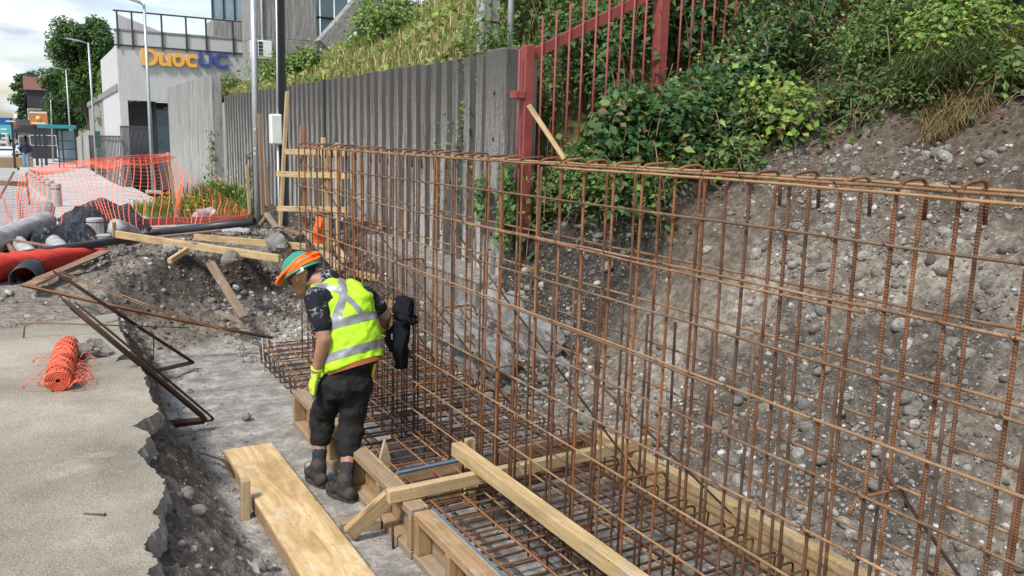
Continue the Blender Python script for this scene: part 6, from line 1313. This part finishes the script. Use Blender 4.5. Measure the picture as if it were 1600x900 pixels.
# trousers with bunched cuffs
cl, cr_ = knL.lerp(anL, .27), knR.lerp(anR, .29)
tr_ = [loftpart([(waist + axis * .03, RT * .165, DT * .115), (waist - axis * .05, RT * .172, DT * .125), (pel, RT * .175, DT * .135), (pel - axis * .10, RT * .16, DT * .125)]), capsule(hipL + Vector((.01, 0, 0)), knL, .098, .082), capsule(knL, cl, .082, .070), capsule(hipR, knR, .098, .082), capsule(knR, cr_, .082, .070), capsule(pel - DT * .03, pel - DT * .04 - axis * .04 + RT * .05, .11, .10), capsule(pel - DT * .03, pel - DT * .04 - axis * .04 - RT * .05, .11, .10)]
for k_, a_ in ((knL, cl), (knR, cr_)):
    for q, r in ((-.25, .088), (.2, .092), (.6, .090), (1.0, .084), (1.3, .078)): c = k_.lerp(a_, q); d = (a_ - k_).normalized(); tr_.append(capsule(c - d * .010 + Vector((random.uniform(-.006, .006), random.uniform(-.006, .006), 0)), c + d * .010, r * .9, r * .88))
solid('trousers', tr_, .008, 3, 'trouser_black', wk, mk(.013, 15))
for a_, c_ in ((anL, cl), (anR, cr_)): d = (a_ - c_).normalized(); solid('sock', [capsule(c_.lerp(a_, .52), a_ + d * .01, .049, .043)], .006, 3, 'sock', wk, mk(.003, 30))
# boots
def boot(an, toe_px, heel_px, nm):
    toe = onz(*toe_px, 0) - root; heel = onz(*heel_px, 0) - root; d = (toe - heel); d.z = 0; d.normalize(); base = Vector((an.x, an.y, 0)); s = Vector((d.y, -d.x, 0)); h0 = base - d * .075; t0 = base + d * .19
    b = solid('boot', [capsule(base + Vector((0, 0, .07)), an + Vector((0, 0, .035)), .052, .055), capsule(h0 + d * .03 + Vector((0, 0, .055)), base + d * .03 + Vector((0, 0, .065)), .045, .047, s), capsule(base + d * .02 + Vector((0, 0, .075)), t0 - d * .07 + Vector((0, 0, .05)), .048, .045, s, .95), capsule(t0 - d * .08 + Vector((0, 0, .045)), t0 - d * .035 + Vector((0, 0, .042)), .047, .040, s, .85)], .006, 3, 'boot_leather', wk, mk(.003, 26))
    out = []
    for k in range(28):
        a = 2 * PI * k / 28; l = math.cos(a); wd = .050 if l > -.2 else .042; out.append(base + d * (.058 + l * .142) + s * math.sin(a) * wd * (1 - .12 * abs(l) ** 3))
    V = [p + Vector((0, 0, .002)) for p in out] + [p + Vector((0, 0, .026)) for p in out]; F = [tuple(range(27, -1, -1)), tuple(range(28, 56))] + [(k, (k + 1) % 28, 28 + (k + 1) % 28, 28 + k) for k in range(28)]
    ob('sole', me('sole', V, F, 'boot_sole'), b)
    L = []
    for k in range(5): q = base + d * (.045 + .028 * k) + Vector((0, 0, .135 - .016 * k)); L.append([q + s * .034 + Vector((0, 0, -.014)), q + Vector((0, 0, .004)), q - s * .034 + Vector((0, 0, -.014))])
    for sg in (-1, 1): q = base + d * .06 + Vector((0, 0, .13)); L.append(bezier(q, q + s * sg * .04 + d * .02 + Vector((0, 0, .05)), q + s * sg * .07 + d * .03, q + s * sg * .05 + d * .05 + Vector((0, 0, -.05)), 8))
    ob('laces', multitube('laces', L, .0028, 'sock', 5), b)
boot(anL, (474, 738), (508, 768), 'l'); boot(anR, (508, 766), (552, 788), 'r')
# T-shirt: sleeves and collar
solid('shirt', [capsule(shL, shL.lerp(elL, .62), .076, .072), capsule(shR, shR.lerp(elR, .60), .068, .064), capsule(shL, chest, .07, .10), capsule(shR, chest, .07, .10), capsule(neck - axis * .05, neck + axis * .005, .085, .068, RT)], .008, 3, 'shirt_print', wk, mk(.006, 18))
# vest
hem = at(553, 566, oy=.0)
vp = [loftpart([(hem - axis * .015, RT * .203, DT * .160), (hem.lerp(mid, .4), RT * .195, DT * .150), (mid, RT * .195, DT * .146), (mid.lerp(chest, .5), RT * .20, DT * .145), (chest, RT * .208, DT * .145), (chest.lerp(neck, .42), RT * .185, DT * .13), (chest.lerp(neck, .75), RT * .135, DT * .105), (neck - axis * .012, RT * .085, DT * .08)], 36), capsule(chest.lerp(neck, .45) - RT * .09, shL.lerp(neck, .22) + axis * .02, .085, .058), capsule(chest.lerp(neck, .45) + RT * .09, shR.lerp(neck, .22) + axis * .02, .085, .058), capsule(chest + DT * .08 - RT * .10, hem + DT * .17 - RT * .15, .06, .05), capsule(chest + DT * .08 + RT * .10, hem + DT * .17 + RT * .15, .06, .05)]
vest = solid('vest', vp, .008, 4, 'hi_vis', wk, lambda co: mk(.016, 7)(co) + mk(.009, 15)(co) + .004 * np.sin(co[:, 2] * 38 + 9 * fbm(co[:, 0], co[:, 2], 5, 2, 4)) * np.clip(fbm(co[:, 0] * 2, co[:, 2] * 2, 2, 2, 8) * 3, 0, 1))
dg_v = vest.data; bvh = BVHTree.FromPolygons([v.co.copy() for v in dg_v.vertices], [tuple(p.vertices) for p in dg_v.polygons])
def castpx(tree, px, py, lift):
    d = Vector(ray(px, py)).normalized(); o = Vector(CAM) - root; h, n, i, t = tree.ray_cast(o, d)
    return None if h is None else h + n * lift
def tape(name, a, b, tree, parent, mat, steps=20, lift=.003, across=4):
    """strip between two pixel polylines laid on a surface"""
    def samp(pl, t): f = t * (len(pl) - 1); k = min(int(f), len(pl) - 2); q = f - k; return (pl[k][0] + (pl[k + 1][0] - pl[k][0]) * q, pl[k][1] + (pl[k + 1][1] - pl[k][1]) * q)
    G_ = []
    for i in range(steps + 1):
        p, q = samp(a, i / steps), samp(b, i / steps); G_.append([castpx(tree, p[0] + (q[0] - p[0]) * j / across, p[1] + (q[1] - p[1]) * j / across, lift) for j in range(across + 1)])
    V, F, ix = [], [], {}
    for i in range(steps + 1):
        for j in range(across + 1):
            if G_[i][j] is not None: ix[i, j] = len(V); V.append(G_[i][j])
    for i in range(steps):
        for j in range(across):
            k = [(i, j), (i + 1, j), (i + 1, j + 1), (i, j + 1)]
            if all(q in ix for q in k) and max((V[ix[k[0]]] - V[ix[q]]).length for q in k[1:]) < .06: F.append(tuple(ix[q] for q in k))
    return ob(name, me(name, V, F, mat, True), parent)
def hoop(name, c, half, lift, mat):
    """band right round the vest: rays shot inwards at the torso axis"""
    V, F = [], []; n = 72; m = 5
    for k in range(n):
        a = 2 * PI * k / n; d = RT * math.cos(a) + DT * math.sin(a)
        for j in range(m):
            o = c + axis * (half * (2 * j / (m - 1) - 1)); h, nn_, i, t = bvh.ray_cast(o + d * .6, -d); V.append((h + d * lift) if h is not None else o + d * .2)
    for k in range(n):
        for j in range(m - 1): F.append((k * m + j, ((k + 1) % n) * m + j, ((k + 1) % n) * m + j + 1, k * m + j + 1))
    return ob(name, me(name, V, F, mat, True), vest)
hoop('reflective_band', hem.lerp(mid, .30), .026, .003, 'reflective'); hoop('reflective_band', hem.lerp(chest, .66), .026, .003, 'reflective')
tape('reflective_strap', [(523, 430), (533, 455), (523, 482), (512, 508)], [(538, 432), (543, 455), (538, 480), (532, 506)], bvh, vest, 'reflective', 26)
tape('reflective_strap', [(490, 440), (512, 443), (532, 449), (538, 455)], [(487, 446), (508, 452), (527, 458), (533, 463)], bvh, vest, 'reflective', 20)
tape('reflective_strap', [(534, 453), (550, 466), (565, 482), (573, 500)], [(536, 464), (548, 476), (558, 488), (564, 502)], bvh, vest, 'reflective', 22, .0035)
# belt and tool
bp = [waist - axis * .045 + RT * .185 * math.cos(a) + DT * .142 * math.sin(a) for a in np.linspace(0, 2 * PI, 40)]
V = [p + axis * s * .017 for p in bp[:-1] for s in (-1, 1)]; F = [(2 * k, 2 * ((k + 1) % 39), 2 * ((k + 1) % 39) + 1, 2 * k + 1) for k in range(39)]
ob('belt', me('belt', V, F, 'belt', True), wk)
tl = empty('hand_tool', tuple(root), 0, 'yellow handled tool hanging from the worker\'s belt', 'tool'); ta, tb_, tcx = at(586, 568, oy=-.02), at(580, 596, oy=-.02), at(574, 625, oy=-.02)
tube('handle', [ta, tb_], .011, 'tool_yellow', tl, 8); tube('blade', [tb_, tcx], .006, 'galvanised', tl, 6)
# helmet, flap, hair, glasses
hel = empty('hard_hat', (0, 0, 0)); hel.parent = wk; HT = .030
def dome(rx, ry, rz_, z0, n=36, m=12):
    V, F = [], []
    for i in range(m + 1):
        t = i / m * (PI / 2 - .02)
        for k in range(n): a = 2 * PI * k / n; V.append(H(math.cos(a) * rx * math.cos(t) - .008, math.sin(a) * ry * math.cos(t), z0 + rz_ * math.sin(t)))
    for i in range(m):
        for k in range(n): F.append((i * n + k, i * n + (k + 1) % n, i * n + n + (k + 1) % n, i * n + n + k))
    F.append(tuple(range(m * n, m * n + n))); return V, F
V, F = dome(.138, .115, .125, HT); bpy.data.objects.remove(hel)
hel = ob('hard_hat', me('hard_hat', V, F, 'helmet_green', True), wk)
V, F = [], []
n = 40
for k in range(n):
    a = 2 * PI * k / n; ca, sa = math.cos(a), math.sin(a); br = .018 + .035 * max(0, ca) ** 2
    for rr, dz in ((1.0, .004), (1.0, -.006)): V.append(H(ca * .137 * rr - .008, sa * .114 * rr, HT + dz))
    for dz in (.0, -.008): V.append(H(ca * (.137 + br) - .008, sa * (.114 + br * .6), HT - .006 + dz - br * .25))
for k in range(n):
    j = (k + 1) % n; A, B_ = 4 * k, 4 * j; F += [(A, A + 2, B_ + 2, B_), (A + 2, A + 3, B_ + 3, B_ + 2), (A + 3, A + 1, B_ + 1, B_ + 3)]
ob('brim', me('brim', V, F, 'helmet_green', True), hel)
V, F = dome(.1395, .022, .1285, HT); ob('crown_ridge', me('crown_ridge', V, F, 'helmet_green', True), hel)
for i in range(6):
    a = .55 + i * .20; p = H(math.cos(2.2) * .0 + .137 * math.cos(a) * .93 - .008, -.115 * .36, HT + .126 * math.sin(a) * .93); q = (p - H(-.008, 0, HT)).normalized(); tube('vent_slot', [p - q * .004, p + q * .006], .007, 'charcoal', hel, 8)
solid('hair', [capsule(H(-.042, 0, .02), H(-.052, 0, -.035), .072, .056, hs), capsule(H(.02, .07, .03), H(.025, .078, .012), .02, .012), capsule(H(.02, -.07, .03), H(.025, -.078, .012), .02, .012)], .007, 2, 'hair', wk, mk(.004, 40))
ob('suspension_tab', boxmesh('suspension_tab', .012, .065, .030, 'helmet_white', .004), hel, M=Matrix.Translation(H(-.075, -.098, .012)) @ Matrix(((hs.x, hf.x, hu.x), (hs.y, hf.y, hu.y), (hs.z, hf.z, hu.z))).to_4x4())
for s in (-1, 1): tube('glasses_arm', [H(.075, s * .082, .006), H(-.02, s * .092, .010)], .004, 'lens_black', wk, 6)
gl_ = []
for i in range(13):
    a = -1.15 + 2.3 * i / 12
    for u in (.022, .004, -.022): gl_.append(H(.012 + .094 * math.cos(a), .088 * math.sin(a), u + .0))
ob('safety_glasses', me('safety_glasses', gl_, [(3 * i + j, 3 * i + 3 + j, 3 * i + 4 + j, 3 * i + 1 + j) for i in range(12) for j in range(2)], 'lens_black', True), wk)
# folded orange neck flap: a thick wavy cloth lying diagonally over the side of the hat
hb = hel.data; Vh, Fh = dome(.150, .127, .142, HT - .012); hbv = BVHTree.FromPolygons([v for v in Vh], Fh)
ctr = [(432, 446), (440, 436), (448, 427), (457, 418), (466, 409.5), (475, 404), (484, 401), (492, 399), (500, 397.5)]; hw = [4.5, 6.5, 7, 7, 8, 9, 8.5, 7, 4]
G_ = []; lastd = None
for i, (x, y) in enumerate(ctr):
    tx, ty = (ctr[min(i + 1, 8)][0] - ctr[max(i - 1, 0)][0], ctr[min(i + 1, 8)][1] - ctr[max(i - 1, 0)][1]); l = math.hypot(tx, ty); nx_, ny_ = -ty / l, tx / l; row = []
    for j in range(9):
        s = (j / 8 * 2 - 1) * hw[i]; p = castpx(hbv, x + nx_ * s, y + ny_ * s, .004 + .007 * math.sin(j * 1.9 + i * .6) + .006)
        if p is None or (lastd and (p - lastd).length > .12): p = at(x + nx_ * s, y + ny_ * s, oy=.17 + .012 * math.sin(j * 2.2 + i))
        lastd = p; row.append(p)
    G_.append(row)
V = [p for r in G_ for p in r]; F = [(i * 9 + j, i * 9 + 9 + j, i * 9 + 10 + j, i * 9 + 1 + j) for i in range(8) for j in range(8)]
m = me('neck_flap', V, F, 'flap_orange', True); fo = ob('neck_flap', m, wk); sm_ = fo.modifiers.new('s', 'SOLIDIFY'); sm_.thickness = .008; su_ = fo.modifiers.new('u', 'SUBSURF'); su_.levels = su_.render_levels = 2
# gloves with fingers
def hand(wr, d, side, palm, curl, mat, spread=.012, thumb=1):
    """wr wrist, d finger direction, side across the knuckles, palm = palm normal"""
    d = d.normalized(); side = (side - d * side.dot(d)).normalized(); palm = d.cross(side) * (1 if d.cross(side).dot(palm) > 0 else -1); P = [capsule(wr - d * .05, wr + d * .01, .038, .034, side, .85), capsule(wr + d * .01, wr + d * .075, .036, .040, side, .62), capsule(wr + d * .03 + side * .014, wr + d * .085 + side * .022, .022, .02, side, .8), capsule(wr + d * .03 - side * .014, wr + d * .085 - side * .022, .022, .02, side, .8)]; tips = []
    for k, (o, L) in enumerate(((-.030, .062), (-.010, .074), (.010, .078), (.030, .070))):
        b = wr + d * .088 + side * o; a = curl * .35; p1 = b + (d * math.cos(a) + palm * math.sin(a)) * L * .45 + side * o * .2; a2 = curl * .9; p2 = p1 + (d * math.cos(a2) + palm * math.sin(a2)) * L * .32; a3 = curl * 1.35; p3 = p2 + (d * math.cos(a3) + palm * math.sin(a3)) * L * .28
        P += [capsule(b - d * .012, p1, .0115, .0108), capsule(p1, p2, .0108, .0102)]; tips += [capsule(p1.lerp(p2, .35), p2, .0118, .0112), capsule(p2, p3, .0112, .0098)]
    b = wr + d * .025 + side * thumb * .034; t1 = b + (d * .6 + side * thumb * .55 + palm * .4) .normalized() * .045; t2 = t1 + (d * .85 + palm * .45).normalized() * .035; P += [capsule(b - side * thumb * .012, t1, .016, .0135), capsule(t1, t2, .0135, .0115)]
    g = solid('glove', P + tips, .0042, 2, mat, wk); solid('glove_fingertips', tips, .0042, 1, 'glove_palm', g)
    cu = wr - d * .05; V, F = lathe([(.041, 0), (.043, .012), (.041, .024)], 18); x, y, z = frame(side, d); M = Matrix(((side.x, palm.x, d.x, cu.x), (side.y, palm.y, d.y, cu.y), (side.z, palm.z, d.z, cu.z), (0, 0, 0, 1))); ob('cuff', me('cuff', V, F, mat, True), g, M=M)
hand(wrL + (wrL - elL).normalized() * .03, at(484, 612, oy=-.03) - wrL + Vector((0, 0, -.02)), CRV * .5 - Vector((CFV.x, CFV.y, 0)) * .8, Vector((CR[0], CR[1], 0)), .5, 'glove_lime', thumb=-1)
hand(wrR, at(609, 508, oy=.55) - wrR, Vector((0, 0, 1)), Vector((-1, 0, 0)), 1.1, 'glove_lime', thumb=1)
# pedestrian far down the street
def pedestrian(px, py, h, rz, label):
    b = ony(px, py, 59.5); e = empty('person', tuple(b), rz, label, 'person'); k = h / 1.75; v = lambda x, y, z: Vector((x, y, z)) * k
    simple('navy_jacket', (.02, .024, .045), .8); simple('jeans', (.16, .24, .36), .8)
    solid('body', [capsule(v(0, 0, 1.62), v(0, .01, 1.66), .085, .09), capsule(v(0, 0, 1.40), v(0, 0, 1.55), .06, .055), capsule(v(0, 0, .95), v(0, 0, 1.38), .15, .15, (1, 0, 0), .65), capsule(v(-.09, 0, .9), v(-.10, .05, .08), .08, .045), capsule(v(.09, 0, .9), v(.10, -.08, .08), .08, .045), capsule(v(-.2, 0, 1.35), v(-.28, .02, .85), .05, .035), capsule(v(.2, 0, 1.35), v(.28, .02, .85), .05, .035), capsule(v(-.1, .05, .05), v(-.1, .2, .04), .045, .04), capsule(v(.1, -.08, .05), v(.1, .07, .04), .045, .04)], .03, 2, 'skin', e)
    solid('jacket', [capsule(v(0, 0, .95), v(0, 0, 1.40), .19, .20, (1, 0, 0), .7), capsule(v(-.2, 0, 1.40), v(-.30, -.02, 1.15), .085, .08), capsule(v(-.30, -.02, 1.15), v(-.24, .1, .95), .08, .07), capsule(v(.2, 0, 1.40), v(.30, -.02, 1.15), .085, .08), capsule(v(.30, -.02, 1.15), v(.24, .1, .95), .08, .07)], .03, 3, 'navy_jacket', e)
    solid('trousers', [capsule(v(-.08, 0, .9), v(-.10, .04, .12), .115, .075), capsule(v(.08, 0, .9), v(.10, -.06, .12), .115, .075)], .03, 2, 'jeans', e); solid('hair', [capsule(v(0, -.02, 1.66), v(0, -.01, 1.69), .092, .092)], .03, 1, 'hair', e)
pedestrian(42, 262, 1.72, .05, 'pedestrian in navy jacket and jeans walking away down the street')
